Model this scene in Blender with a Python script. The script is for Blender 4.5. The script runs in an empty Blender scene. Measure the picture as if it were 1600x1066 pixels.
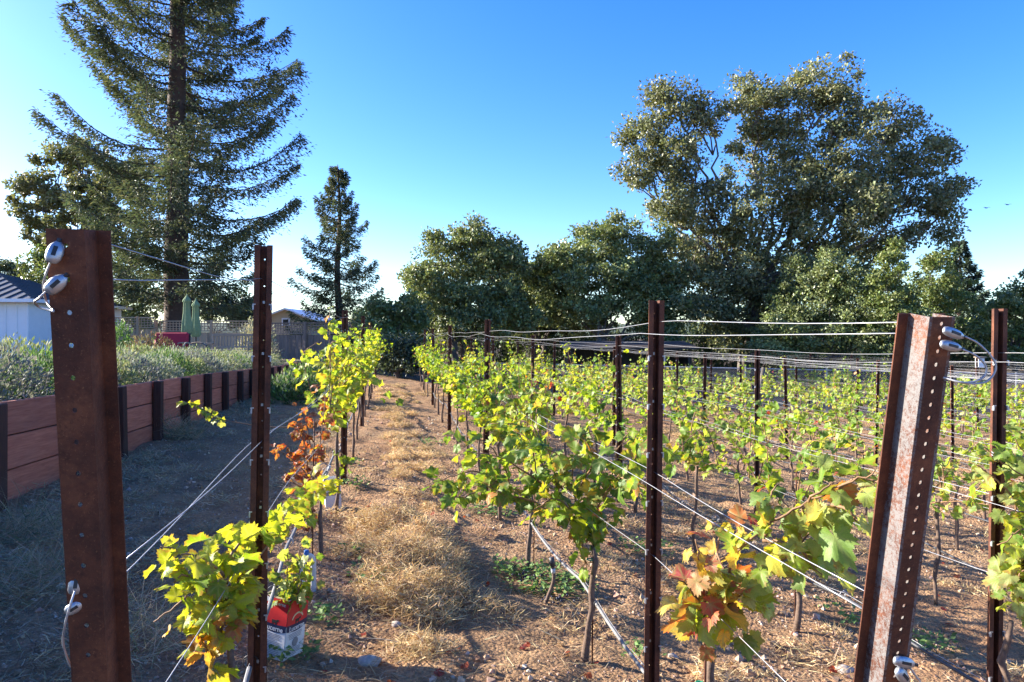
import bpy, math, random
import numpy as np
from mathutils import Vector, Matrix

# ------------------------------------------------------------------ camera, sky, sun, exposure
SC = bpy.context.scene
COL = SC.collection
F = 1067.0            # focal length in photograph pixels
HZ = 523.0            # horizon line of the photograph
CAMH = 1.73
cam_data = bpy.data.cameras.new("camera")
cam = bpy.data.objects.new("camera", cam_data)
COL.objects.link(cam)
cam.location = (0, 0, CAMH)
cam.rotation_euler = (math.radians(90), 0, 0)
cam_data.sensor_width = 36.0
cam_data.lens = 36.0 * F / 1600.0
cam_data.shift_y = -10.0 / 1600.0
cam_data.clip_start = 0.05
cam_data.clip_end = 3000
SC.camera = cam

SUN_AZ = -75.0        # degrees left of the viewing direction
SUN_EL = 22.0
sa, se = math.radians(SUN_AZ), math.radians(SUN_EL)
SUN = np.array([math.sin(sa) * math.cos(se), math.cos(sa) * math.cos(se), math.sin(se)])

world = bpy.data.worlds.new("World")
SC.world = world
world.use_nodes = True
wn, wl = world.node_tree.nodes, world.node_tree.links
wn.clear()
wo = wn.new("ShaderNodeOutputWorld")
wb = wn.new("ShaderNodeBackground")
sky = wn.new("ShaderNodeTexSky")
sky.sky_type = 'NISHITA'
sky.sun_disc = False
sky.sun_elevation = math.radians(SUN_EL)
sky.sun_rotation = math.radians(SUN_AZ)
sky.altitude = 100
sky.air_density = 1.0
sky.dust_density = 0.7
sky.ozone_density = 4.0
wb.inputs["Strength"].default_value = 0.095
hs = wn.new("ShaderNodeHueSaturation")
hs.inputs["Saturation"].default_value = 1.30
hs.inputs["Hue"].default_value = 0.519
wl.new(sky.outputs[0], hs.inputs["Color"])
wl.new(hs.outputs[0], wb.inputs["Color"])
wl.new(wb.outputs[0], wo.inputs["Surface"])

sun_data = bpy.data.lights.new("sun", 'SUN')
sun_data.energy = 4.3
sun_data.angle = math.radians(0.5)
sun_data.color = (1.0, 0.93, 0.82)
sun = bpy.data.objects.new("sun", sun_data)
COL.objects.link(sun)
sun.rotation_euler = Vector(-SUN).to_track_quat('-Z', 'Y').to_euler()
sun.location = Vector(SUN * 60)

vs = SC.view_settings
vs.view_transform = 'Standard'
vs.look = 'None'
vs.gamma = 1.0
vs.exposure = 2.17
vs.use_curve_mapping = False
SC.cycles.max_bounces = 8
SC.cycles.transparent_max_bounces = 8

rng = np.random.default_rng(7)
random.seed(7)

# ------------------------------------------------------------------ mesh helpers
def nrm(a):
    a = np.asarray(a, float)
    return a / np.maximum(np.linalg.norm(a, axis=-1, keepdims=True), 1e-9)

class MB:
    """collects vertices and faces, then builds ONE mesh"""
    def __init__(self):
        self.v, self.f, self.c, self.n = [], [], [], 0
    def add(self, v, faces, col=None):
        v = np.asarray(v, float).reshape(-1, 3)
        fa = np.asarray(faces, int) + self.n
        self.v.append(v); self.f.append(fa)
        if col is None: col = (1, 1, 1)
        col = np.asarray(col, float)
        if col.ndim == 1: col = np.tile(col, (len(v), 1))
        self.c.append(col)
        self.n += len(v)
        return self
    def box(self, c, s, rot=None, col=None):
        c = np.asarray(c, float); s = np.asarray(s, float) / 2
        k = np.array([[-1,-1,-1],[1,-1,-1],[1,1,-1],[-1,1,-1],[-1,-1,1],[1,-1,1],[1,1,1],[-1,1,1]], float) * s
        if rot is not None: k = k @ np.asarray(rot).T
        return self.add(k + c, [[0,3,2,1],[4,5,6,7],[0,1,5,4],[1,2,6,5],[2,3,7,6],[3,0,4,7]], col)
    def tube(self, pts, rad, sides=6, col=None, cap=True):
        pts = np.asarray(pts, float); n = len(pts)
        rad = np.broadcast_to(np.asarray(rad, float), (n,))
        t = nrm(np.gradient(pts, axis=0))
        up = np.array([0, 0, 1.0]) if abs(t[:, 2]).mean() < 0.8 else np.array([1.0, 0.1, 0])
        a = nrm(np.cross(t, up)); b = np.cross(t, a)
        an = np.arange(sides) * 2 * math.pi / sides
        ring = pts[:, None] + rad[:, None, None] * (np.cos(an)[None, :, None] * a[:, None] + np.sin(an)[None, :, None] * b[:, None])
        v = ring.reshape(-1, 3)
        i, j = np.meshgrid(np.arange(n - 1), np.arange(sides), indexing='ij')
        j2 = (j + 1) % sides
        q = np.stack([i * sides + j, i * sides + j2, (i + 1) * sides + j2, (i + 1) * sides + j], -1).reshape(-1, 4)
        self.add(v, q, col)
        if cap:
            m0 = self.n
            self.add([pts[0], pts[-1]], np.zeros((0, 3), int), col)
            base = m0 - n * sides
            for e, (idx, off) in enumerate(((m0, 0), (m0 + 1, (n - 1) * sides))):
                fs = [[idx, base + off + (k + (1 - e)) % sides, base + off + (k + e) % sides] for k in range(sides)]
                self.f.append(np.array(fs))
        return self
    def lathe(self, prof, c, sides=12, col=None):
        prof = np.asarray(prof, float)
        pts = np.zeros((len(prof), 3)); an = np.arange(sides) * 2 * math.pi / sides
        v = np.stack([prof[:, 0][:, None] * np.cos(an), prof[:, 0][:, None] * np.sin(an), np.repeat(prof[:, 1][:, None], sides, 1)], -1).reshape(-1, 3) + np.asarray(c, float)
        n = len(prof)
        i, j = np.meshgrid(np.arange(n - 1), np.arange(sides), indexing='ij'); j2 = (j + 1) % sides
        q = np.stack([i * sides + j, i * sides + j2, (i + 1) * sides + j2, (i + 1) * sides + j], -1).reshape(-1, 4)
        return self.add(v, q, col)
    def mesh(self, name, mat, smooth=False):
        me = bpy.data.meshes.new(name)
        v = np.concatenate(self.v)
        me.vertices.add(len(v)); me.vertices.foreach_set("co", v.ravel())
        fl = [f for f in self.f if len(f)]
        idx = np.concatenate([f.ravel() for f in fl])
        tot = np.concatenate([np.full(len(f), f.shape[1]) for f in fl])
        st = np.concatenate([[0], np.cumsum(tot)[:-1]])
        me.loops.add(len(idx)); me.loops.foreach_set("vertex_index", idx)
        me.polygons.add(len(tot)); me.polygons.foreach_set("loop_start", st); me.polygons.foreach_set("loop_total", tot)
        me.polygons.foreach_set("use_smooth", np.full(len(tot), smooth))
        c = np.concatenate(self.c)
        at = me.color_attributes.new("Col", 'FLOAT_COLOR', 'POINT')
        at.data.foreach_set("color", np.concatenate([c, np.ones((len(c), 1))], 1).ravel())
        me.update(); me.validate()
        if mat: me.materials.append(mat)
        return me
    def build(self, name, mat, parent=None, smooth=False, loc=(0, 0, 0)):
        return link(name, self.mesh(name, mat, smooth), parent, loc)

def link(name, data, parent=None, loc=(0, 0, 0)):
    o = bpy.data.objects.new(name, data)
    COL.objects.link(o)
    o.parent = parent
    o.location = loc
    return o

def tag(o, label=None, cat=None, group=None, kind=None):
    if label: o["label"] = label
    if cat: o["category"] = cat
    if group: o["group"] = group
    if kind: o["kind"] = kind
    return o

def thing(name, label, cat, loc, group=None):
    o = link(name, None, None, tuple(float(q) for q in loc))
    o.empty_display_size = 0.1
    return tag(o, label, cat, group)

ORD = ["zeroth", "first", "second", "third", "fourth", "fifth", "sixth", "seventh", "eighth", "ninth", "tenth", "eleventh", "twelfth",
       "thirteenth", "fourteenth", "fifteenth", "sixteenth", "seventeenth", "eighteenth", "nineteenth", "twentieth"] + ["twenty-" + s for s in
       "first second third fourth fifth sixth seventh eighth ninth".split()] + ["thirtieth"]

def axes(tip, normal):
    """batch of rotation matrices: X = tip direction, Z = normal"""
    x = nrm(tip); z = normal - (normal * x).sum(-1, keepdims=True) * x
    z = nrm(z); y = np.cross(z, x)
    return np.stack([x, y, z], -1)

def batch(mb, tv, tf, R, S, T, col):
    n, k = len(T), len(tv)
    S = np.asarray(S, float)
    if S.ndim == 1: S = np.repeat(S[:, None], 3, 1)
    v = np.einsum('nij,nkj->nki', R, tv[None] * S[:, None, :]) + T[:, None, :]
    f = (np.asarray(tf)[None] + (np.arange(n) * k)[:, None, None]).reshape(-1, np.asarray(tf).shape[1])
    mb.add(v.reshape(-1, 3), f, np.repeat(col, k, 0))

def vnoise(x, y, seed=0):
    """smooth value noise in numpy"""
    xi, yi = np.floor(x).astype(np.int64), np.floor(y).astype(np.int64)
    fx, fy = x - xi, y - yi
    fx, fy = fx * fx * (3 - 2 * fx), fy * fy * (3 - 2 * fy)
    def h(a, b):
        s = (a * 374761393 + b * 668265263 + seed * 974634777) & 0x7fffffff
        s = ((s ^ (s >> 13)) * 1274126177) & 0x7fffffff
        return ((s ^ (s >> 16)) & 0xffff) / 65535.0
    return (h(xi, yi) * (1 - fx) + h(xi + 1, yi) * fx) * (1 - fy) + (h(xi, yi + 1) * (1 - fx) + h(xi + 1, yi + 1) * fx) * fy

def fbm(x, y, octv=4, seed=0):
    s = 0; a = 0.5
    for k in range(octv):
        s = s + a * (vnoise(x * 2 ** k, y * 2 ** k, seed + k) - 0.5); a *= 0.5
    return s

# ------------------------------------------------------------------ materials
def new_mat(name):
    m = bpy.data.materials.new(name); m.use_nodes = True
    nt = m.node_tree; nt.nodes.clear()
    out = nt.nodes.new("ShaderNodeOutputMaterial")
    return m, nt, out

def nd(nt, kind, **kw):
    n = nt.nodes.new(kind)
    for k, v in kw.items():
        if k.startswith("i_"): n.inputs[k[2:].replace("_", " ")].default_value = v
        else: setattr(n, k, v)
    return n

def ramp(nt, src, stops):
    r = nt.nodes.new("ShaderNodeValToRGB")
    e = r.color_ramp.elements
    while len(e) > 1: e.remove(e[-1])
    e[0].position, e[0].color = stops[0][0], (*stops[0][1], 1)
    for p, c in stops[1:]:
        q = e.new(p); q.color = (*c, 1)
    nt.links.new(src, r.inputs[0])
    return r.outputs[0]

def mixc(nt, fac, a, b, mode='MIX'):
    m = nt.nodes.new("ShaderNodeMix"); m.data_type = 'RGBA'; m.blend_type = mode
    for s, val in ((m.inputs[0], fac), (m.inputs[6], a), (m.inputs[7], b)):
        if hasattr(val, "is_linked"): nt.links.new(val, s)
        elif isinstance(val, (int, float)): s.default_value = val
        else: s.default_value = (*val, 1)
    return m.outputs[2]

def noise_tex(nt, scale, detail=4, rough=0.6, coord="Object", vec=None, dist=0):
    n = nd(nt, "ShaderNodeTexNoise"); n.inputs["Scale"].default_value = scale
    n.inputs["Detail"].default_value = detail; n.inputs["Roughness"].default_value = rough
    n.inputs["Distortion"].default_value = dist
    if vec is None:
        tc = nd(nt, "ShaderNodeTexCoord"); vec = tc.outputs[coord]
    nt.links.new(vec, n.inputs["Vector"])
    return n.outputs["Fac"]

def bump(nt, h, strength, dist=0.01):
    b = nd(nt, "ShaderNodeBump"); b.inputs["Strength"].default_value = strength; b.inputs["Distance"].default_value = dist
    nt.links.new(h, b.inputs["Height"]); return b.outputs[0]

def principled(nt, out, col, rough=0.7, metal=0.0, spec=0.4, normal=None):
    p = nd(nt, "ShaderNodeBsdfPrincipled")
    if hasattr(col, "is_linked"): nt.links.new(col, p.inputs["Base Color"])
    else: p.inputs["Base Color"].default_value = (*col, 1)
    if hasattr(rough, "is_linked"): nt.links.new(rough, p.inputs["Roughness"])
    else: p.inputs["Roughness"].default_value = rough
    p.inputs["Metallic"].default_value = metal
    p.inputs["Specular IOR Level"].default_value = spec
    if normal is not None: nt.links.new(normal, p.inputs["Normal"])
    if out is not None: nt.links.new(p.outputs[0], out.inputs["Surface"])
    return p

def mat_simple(name, col, rough=0.7, metal=0.0, var=0.25, scale=8.0, spec=0.4, bmp=0.2, attr=False):
    m, nt, out = new_mat(name)
    if attr:
        a = nd(nt, "ShaderNodeVertexColor", layer_name="Col"); c = a.outputs[0]
    else:
        c = col
    n = noise_tex(nt, scale, 5, 0.65)
    dark = ramp(nt, n, [(0.25, (1 - var,) * 3), (0.75, (1 + var,) * 3)])
    c2 = mixc(nt, 1.0, c, dark, 'MULTIPLY')
    principled(nt, out, c2, rough, metal, spec, bump(nt, n, bmp, 0.005) if bmp else None)
    return m

def mat_leaf(name, src, trans=0.45, tint=(1.5, 1.25, 0.5), rough=0.45, spec=0.35, noise=30.0):
    m, nt, out = new_mat(name)
    if src == "object":
        oi = nd(nt, "ShaderNodeObjectInfo"); c = oi.outputs["Color"]
    else:
        a = nd(nt, "ShaderNodeVertexColor", layer_name="Col"); c = a.outputs[0]
    n = noise_tex(nt, noise, 3, 0.6)
    c = mixc(nt, 1.0, c, ramp(nt, n, [(0.3, (0.78, 0.8, 0.8)), (0.7, (1.2, 1.15, 1.1))]), 'MULTIPLY')
    if src == "object":
        v = nd(nt, "ShaderNodeVertexColor", layer_name="Col")
        sep = nd(nt, "ShaderNodeSeparateColor"); nt.links.new(v.outputs[0], sep.inputs[0])
        pale = mixc(nt, 0.55, c, (0.30, 0.34, 0.12))
        c = mixc(nt, sep.outputs[0], c, pale)
        blot = noise_tex(nt, 3.2, 4, 0.7)
        ad = nd(nt, "ShaderNodeMath", operation='MULTIPLY_ADD'); nt.links.new(sep.outputs[1], ad.inputs[0]); ad.inputs[1].default_value = 0.22; nt.links.new(blot, ad.inputs[2])
        ad2 = nd(nt, "ShaderNodeMath", operation='MULTIPLY_ADD'); nt.links.new(oi.outputs["Random"], ad2.inputs[0]); ad2.inputs[1].default_value = 0.22; nt.links.new(ad.outputs[0], ad2.inputs[2])
        c = mixc(nt, ramp(nt, ad2.outputs[0], [(0.80, (0, 0, 0)), (0.93, (0.85,) * 3)]), c, (0.30, 0.19, 0.06))
    bs = nd(nt, "ShaderNodeBump"); bs.inputs["Strength"].default_value = 0.25; bs.inputs["Distance"].default_value = 0.004
    nt.links.new(n, bs.inputs["Height"])
    p = principled(nt, None, c, rough, 0, spec, bs.outputs[0])
    t = nd(nt, "ShaderNodeBsdfTranslucent")
    tc = mixc(nt, 1.0, c, tint, 'MULTIPLY')
    nt.links.new(tc, t.inputs["Color"])
    mx = nd(nt, "ShaderNodeMixShader"); mx.inputs[0].default_value = trans
    nt.links.new(p.outputs[0], mx.inputs[1]); nt.links.new(t.outputs[0], mx.inputs[2])
    nt.links.new(mx.outputs[0], out.inputs["Surface"])
    return m

def mat_rust(name, flake=0.0):
    m, nt, out = new_mat(name)
    n1 = noise_tex(nt, 9, 6, 0.7); n2 = noise_tex(nt, 60, 5, 0.75); n3 = noise_tex(nt, 260, 3, 0.7)
    c = ramp(nt, n1, [(0.28, (0.035, 0.014, 0.009)), (0.5, (0.095, 0.031, 0.015)), (0.72, (0.20, 0.068, 0.028))])
    c = mixc(nt, ramp(nt, n2, [(0.52, (0, 0, 0)), (0.72, (0.7, 0.7, 0.7))]), c, (0.035, 0.016, 0.011))
    c = mixc(nt, ramp(nt, n3, [(0.60, (0, 0, 0)), (0.72, (0.6, 0.6, 0.6))]), c, (0.28, 0.12, 0.055))
    if flake > 0:       # old pale mill scale, only on the side walls (marked on the mesh)
        tc = nd(nt, "ShaderNodeTexCoord"); sp_ = nd(nt, "ShaderNodeSeparateXYZ"); nt.links.new(tc.outputs["Object"], sp_.inputs[0])
        ab = nd(nt, "ShaderNodeMath", operation='ABSOLUTE'); nt.links.new(sp_.outputs[0], ab.inputs[0])
        inv = nd(nt, "ShaderNodeMath", operation='COMPARE'); nt.links.new(ab.outputs[0], inv.inputs[0]); inv.inputs[1].default_value = 0.0252; inv.inputs[2].default_value = 0.0045
        fl = noise_tex(nt, 130, 6, 0.85); big = noise_tex(nt, 7, 3, 0.6)
        a = nd(nt, "ShaderNodeMath", operation='MULTIPLY_ADD'); nt.links.new(big, a.inputs[0]); a.inputs[1].default_value = 0.5
        nt.links.new(fl, a.inputs[2])
        msk = ramp(nt, a.outputs[0], [(0.66, (0, 0, 0)), (0.80, (0.85, 0.85, 0.85))])
        mm = nd(nt, "ShaderNodeMath", operation='MULTIPLY'); nt.links.new(msk, mm.inputs[0]); nt.links.new(inv.outputs[0], mm.inputs[1])
        c = mixc(nt, mm.outputs[0], c, (0.17, 0.165, 0.16))
    rr = ramp(nt, n2, [(0.3, (0.6,) * 3), (0.7, (0.85,) * 3)])
    principled(nt, out, c, rr, 0.15, 0.35, bump(nt, n3, 0.35, 0.002))
    return m

def mat_soil():
    m, nt, out = new_mat("soil")
    tc = nd(nt, "ShaderNodeTexCoord"); v = tc.outputs["Object"]
    n0 = noise_tex(nt, 0.35, 3, 0.5, vec=v); n1 = noise_tex(nt, 3.0, 6, 0.65, vec=v)
    n2 = noise_tex(nt, 38, 6, 0.7, vec=v); n3 = noise_tex(nt, 160, 4, 0.7, vec=v)
    c = ramp(nt, n1, [(0.3, (0.25, 0.135, 0.070)), (0.5, (0.42, 0.238, 0.124)), (0.72, (0.56, 0.355, 0.192))])
    c = mixc(nt, ramp(nt, n2, [(0.45, (0, 0, 0)), (0.7, (0.75,) * 3)]), c, (0.13, 0.08, 0.052))
    c = mixc(nt, ramp(nt, n3, [(0.58, (0, 0, 0)), (0.72, (0.6,) * 3)]), c, (0.42, 0.30, 0.20))
    c = mixc(nt, ramp(nt, n0, [(0.4, (0, 0, 0)), (0.65, (0.45,) * 3)]), c, (0.30, 0.215, 0.13))
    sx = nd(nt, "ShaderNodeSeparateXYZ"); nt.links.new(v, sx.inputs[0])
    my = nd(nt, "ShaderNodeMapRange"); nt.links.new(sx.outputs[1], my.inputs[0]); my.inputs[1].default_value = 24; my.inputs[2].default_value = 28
    c = mixc(nt, my.outputs[0], c, (0.085, 0.062, 0.042))  # darker leaf-litter colour past the rows, also painting in the shade below the oaks
    vo = nd(nt, "ShaderNodeTexVoronoi"); vo.inputs["Scale"].default_value = 45; nt.links.new(v, vo.inputs["Vector"])
    h = nd(nt, "ShaderNodeMath", operation='MULTIPLY_ADD'); nt.links.new(vo.outputs["Distance"], h.inputs[0]); h.inputs[1].default_value = -0.8
    nt.links.new(n2, h.inputs[2])
    principled(nt, out, c, 0.95, 0, 0.1, bump(nt, h.outputs[0], 1.0, 0.035))
    return m

def mat_wood(name, a, b, scale=(1.2, 20, 20), rough=0.75, perobj=True):
    m, nt, out = new_mat(name)
    tc = nd(nt, "ShaderNodeTexCoord"); mp = nd(nt, "ShaderNodeMapping"); mp.inputs["Scale"].default_value = scale
    nt.links.new(tc.outputs["Object"], mp.inputs[0])
    if perobj:
        oi = nd(nt, "ShaderNodeObjectInfo"); cx = nd(nt, "ShaderNodeCombineXYZ"); mu = nd(nt, "ShaderNodeMath", operation='MULTIPLY'); mu.inputs[1].default_value = 37
        nt.links.new(oi.outputs["Random"], mu.inputs[0]); nt.links.new(mu.outputs[0], cx.inputs[0]); nt.links.new(mu.outputs[0], cx.inputs[1])
        nt.links.new(cx.outputs[0], mp.inputs["Location"])
    n = noise_tex(nt, 3.0, 6, 0.65, vec=mp.outputs[0], dist=0.6)
    c = ramp(nt, n, [(0.28, a), (0.72, b)])
    st = noise_tex(nt, 2.2, 3, 0.6)
    c = mixc(nt, ramp(nt, st, [(0.5, (0, 0, 0)), (0.75, (0.4,) * 3)]), c, tuple(q * 0.5 + 0.05 for q in b))
    if perobj:
        hr = ramp(nt, oi.outputs["Random"], [(0, (0.8, 0.8, 0.8)), (1, (1.2, 1.15, 1.1))])
        c = mixc(nt, 1.0, c, hr, 'MULTIPLY')
    principled(nt, out, c, rough, 0, 0.25, bump(nt, n, 0.3, 0.004))
    return m

M = dict(
    rust=mat_rust("rusted_steel"), rust_flake=mat_rust("rusted_flaking_steel", 1.0),
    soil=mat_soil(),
    leafo=mat_leaf("vine_leaf_single", "object", 0.5), leaf=mat_leaf("vine_leaf_massed", "attr", 0.5),
    oak=mat_leaf("oak_leaf", "attr", 0.28, (1.2, 1.15, 0.7), 0.42, 0.45, 6),
    conifer=mat_leaf("conifer_needles", "attr", 0.25, (1.1, 1.1, 0.7), 0.6, 0.3, 4),
    shrub=mat_leaf("shrub_leaf", "attr", 0.3, (1.2, 1.15, 0.7), 0.6, 0.25, 20),
    straw=mat_leaf("dry_straw", "attr", 0.3, (1.1, 1.0, 0.8), 0.7, 0.2, 20),
    bark=mat_simple("tree_bark", (0.085, 0.068, 0.055), 0.9, var=0.5, scale=5, bmp=0.8),
    redbark=mat_simple("redwood_bark", (0.075, 0.048, 0.036), 0.9, var=0.5, scale=4, bmp=0.8),
    palebark=mat_simple("oak_bark", (0.13, 0.11, 0.09), 0.9, var=0.5, scale=5, bmp=0.8),
    vinebark=mat_simple("vine_bark", (0.13, 0.085, 0.06), 0.9, var=0.5, scale=60, bmp=0.6),
    cane=mat_simple("green_cane", (0.21, 0.115, 0.055), 0.7, var=0.35, scale=40, bmp=0.2),
    wire=mat_simple("galvanised_wire", (0.36, 0.36, 0.37), 0.45, 0.6, var=0.15, scale=30, bmp=0.1),
    zinc=mat_simple("zinc_clamp", (0.36, 0.375, 0.40), 0.42, 0.75, var=0.2, scale=80, bmp=0.2),
    hose=mat_simple("drip_hose", (0.045, 0.045, 0.048), 0.5, var=0.4, scale=30, bmp=0.2),
    greyhose=mat_simple("faded_hose", (0.17, 0.165, 0.16), 0.6, var=0.35, scale=25, bmp=0.2),
    pvc=mat_simple("grey_plastic_pipe", (0.50, 0.50, 0.47), 0.5, var=0.2, scale=30, bmp=0.1),
    blue=mat_simple("blue_plastic", (0.03, 0.13, 0.36), 0.4, var=0.2, bmp=0),
    green_tie=mat_simple("green_tie_tape", (0.01, 0.22, 0.12), 0.5, var=0.1, bmp=0),
    board=mat_wood("redwood_board", (0.30, 0.088, 0.055), (0.54, 0.20, 0.125), (1.0, 1.0, 14)),
    wallpost=mat_wood("dark_redwood_post", (0.03, 0.014, 0.011), (0.07, 0.032, 0.024), (14, 14, 1.0)),
    fencewood=mat_wood("cedar_fence", (0.46, 0.27, 0.155), (0.64, 0.41, 0.245), (12, 12, 0.8)),
    fencedark=mat_wood("weathered_fence", (0.13, 0.10, 0.082), (0.24, 0.185, 0.15), (12, 12, 0.8)),
    white=mat_simple("white_siding", (0.72, 0.73, 0.75), 0.6, var=0.06, scale=3, bmp=0.05),
    roof=mat_simple("metal_roof", (0.085, 0.09, 0.095), 0.6, 0.1, var=0.15, scale=2, bmp=0.05),
    cream=mat_simple("cream_stucco", (0.46, 0.38, 0.25), 0.85, var=0.08, scale=4, bmp=0.1),
    glass=mat_simple("window_glass", (0.03, 0.035, 0.04), 0.1, var=0.1, spec=0.6, bmp=0),
    umb=mat_simple("green_canvas", (0.17, 0.235, 0.12), 0.9, var=0.2, scale=10, bmp=0.2),
    red=mat_simple("red_cushion", (0.30, 0.015, 0.035), 0.85, var=0.15, scale=20, bmp=0.1),
    darkmetal=mat_simple("dark_metal", (0.03, 0.03, 0.032), 0.5, 0.4, var=0.2, bmp=0.05),
    navy=mat_simple("navy_fabric", (0.02, 0.03, 0.07), 0.85, var=0.2, bmp=0.05),
    teak=mat_wood("bench_wood", (0.22, 0.17, 0.13), (0.36, 0.29, 0.22), (10, 10, 2)),
    paper=mat_simple("printed_card", (0.62, 0.60, 0.57), 0.6, var=0.12, scale=18, bmp=0.1),
    cred=mat_simple("carton_red_print", (0.52, 0.018, 0.022), 0.5, var=0.15, scale=18, bmp=0.05),
    cnavy=mat_simple("carton_navy_print", (0.014, 0.022, 0.06), 0.5, var=0.15, scale=18, bmp=0.05),
    cinner=mat_simple("carton_inside", (0.55, 0.45, 0.25), 0.7, var=0.15, scale=18, bmp=0.05),
    ink=mat_simple("grey_ink", (0.22, 0.21, 0.21), 0.6, var=0.1, bmp=0),
    black=mat_simple("black_ink", (0.02, 0.016, 0.016), 0.6, var=0.1, bmp=0),
    stone=mat_simple("field_stone", None, 0.9, var=0.35, scale=40, bmp=0.5, attr=True),
    grape=mat_simple("dark_grape", (0.016, 0.017, 0.04), 0.35, var=0.4, scale=60, bmp=0.1),
    mulch=mat_simple("terrace_mulch", (0.11, 0.075, 0.05), 0.95, var=0.4, scale=6, bmp=0.8),
    hill=mat_simple("wooded_hill", (0.035, 0.055, 0.025), 0.95, var=0.5, scale=0.2, bmp=1.0),
    shed=mat_wood("dark_shed_board", (0.03, 0.026, 0.023), (0.075, 0.062, 0.052), (8, 8, 1)),
    chain=mat_simple("chain_link_zinc", (0.36, 0.37, 0.37), 0.5, 0.5, var=0.15, bmp=0),
)

# ------------------------------------------------------------------ the lie of the land
X0 = [None] + [-0.5 + 1.52 * k for k in range(12)]     # row k crosses y = 0 here
KX = -0.177                                            # rows drift left as they recede
RD = nrm(np.array([KX, 1.0, 0])); RP = np.array([RD[1], -RD[0], 0])
GX = [-8, -3.25, -0.5, 1.02, 2.54, 4.06, 5.58, 7.1, 8.6, 10.2, 14, 40]
GZ = [.35, .30, .15, 0, -.13, -.28, -.42, -.52, -.60, -.66, -.72, -.75]
def gz(x, y):
    return np.interp(np.asarray(x) - KX * np.asarray(y), GX, GZ)
def ground_z(x, y):
    x, y = np.asarray(x, float), np.asarray(y, float)
    near = np.clip(1.2 - np.hypot(x, y - 5) / 45, 0.0, 1)
    return gz(x, y) + near * (0.10 * fbm(x * 0.9, y * 0.9, 3, 1) + 0.085 * fbm(x * 5, y * 5, 4, 5))
def rowpt(r, y, dz=0.0):
    x = X0[r] + KX * y
    return np.array([x, y, float(gz(x, y)) + dz])
def pix(px, py, d):
    return np.array([(px - 800) / F * d, d, CAMH - (py - HZ) / F * d])

xs = np.concatenate([-np.geomspace(900, 6.2, 34), np.arange(-6, 9, 0.05), np.geomspace(9.1, 900, 36)])
ys = np.concatenate([-np.geomspace(400, 1.2, 22), np.arange(-1, 0.9, 0.2), np.arange(1.0, 9, 0.05), np.geomspace(9.05, 30, 90), np.geomspace(31, 1500, 26)])
gx, gy = np.meshgrid(xs, ys)
gv = np.stack([gx, gy, ground_z(gx, gy)], -1).reshape(-1, 3)
ny, nx = gx.shape
i, j = np.meshgrid(np.arange(ny - 1), np.arange(nx - 1), indexing='ij')
q = np.stack([i * nx + j, i * nx + j + 1, (i + 1) * nx + j + 1, (i + 1) * nx + j], -1).reshape(-1, 4)
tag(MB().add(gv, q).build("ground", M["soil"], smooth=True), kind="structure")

# raised garden behind the retaining wall
WX0 = -3.25
def wall_top(y): return np.interp(y, [-10, 5, 8, 12, 20, 26], [1.24, 1.19, 1.12, 1.05, 0.82, 0.74])
def terrace_z(y): return np.interp(y, [-10, 5, 12, 20, 30, 60], [1.12, 1.08, 0.98, 0.80, 0.74, 0.7])
ty = np.concatenate([np.linspace(-9, 26, 71), [30, 36, 45, 60]]); tx = np.array([0.06, 0.5, 1.2, 2, 3, 5, 9, 16, 30, 60])
tgx, tgy = np.meshgrid(tx, ty)
tw = WX0 + KX * tgy - tgx
tz = terrace_z(tgy) + 0.06 * fbm(tw * 1.3, tgy * 1.3, 3, 9)
tv = np.stack([tw, tgy, tz], -1)
ny, nx = tgx.shape
i, j = np.meshgrid(np.arange(ny - 1), np.arange(nx - 1), indexing='ij')
q = np.stack([i * nx + j, i * nx + j + 1, (i + 1) * nx + j + 1, (i + 1) * nx + j], -1).reshape(-1, 4)[:, ::-1]
mb = MB().add(tv.reshape(-1, 3), q)
sk = np.stack([tv[:, 0], tv[:, 0] * [1, 1, 0]], 0)      # front skirt
n = len(ty)
mb.add(sk.reshape(-1, 3), np.stack([np.arange(n - 1), np.arange(1, n), n + np.arange(1, n), n + np.arange(n - 1)], -1))
tag(mb.build("terrace_ground", M["mulch"], smooth=False), kind="structure")

# distant wooded hills
mb = MB()
for (az0, az1, D, h) in ((-80, 80, 420, 15),):
    a = np.radians(np.linspace(az0, az1, 60)); top = h * (0.8 + 0.5 * fbm(np.linspace(0, 9, 60), np.zeros(60), 4, 3))
    ring = []
    for k in range(8):
        t = k / 7.0; dd = D + 120 * t
        ring.append(np.stack([np.sin(a) * dd, np.cos(a) * dd, -1 + top * math.sin(t * math.pi / 2) + 2 * fbm(a * 60, np.full(60, t * 9), 3, 4)], -1))
    v = np.array(ring).reshape(-1, 3); i, j = np.meshgrid(np.arange(7), np.arange(59), indexing='ij')
    mb.add(v, np.stack([i * 60 + j, i * 60 + j + 1, (i + 1) * 60 + j + 1, (i + 1) * 60 + j], -1).reshape(-1, 4))
tag(mb.build("hills", M["hill"], smooth=True), kind="structure")

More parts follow.
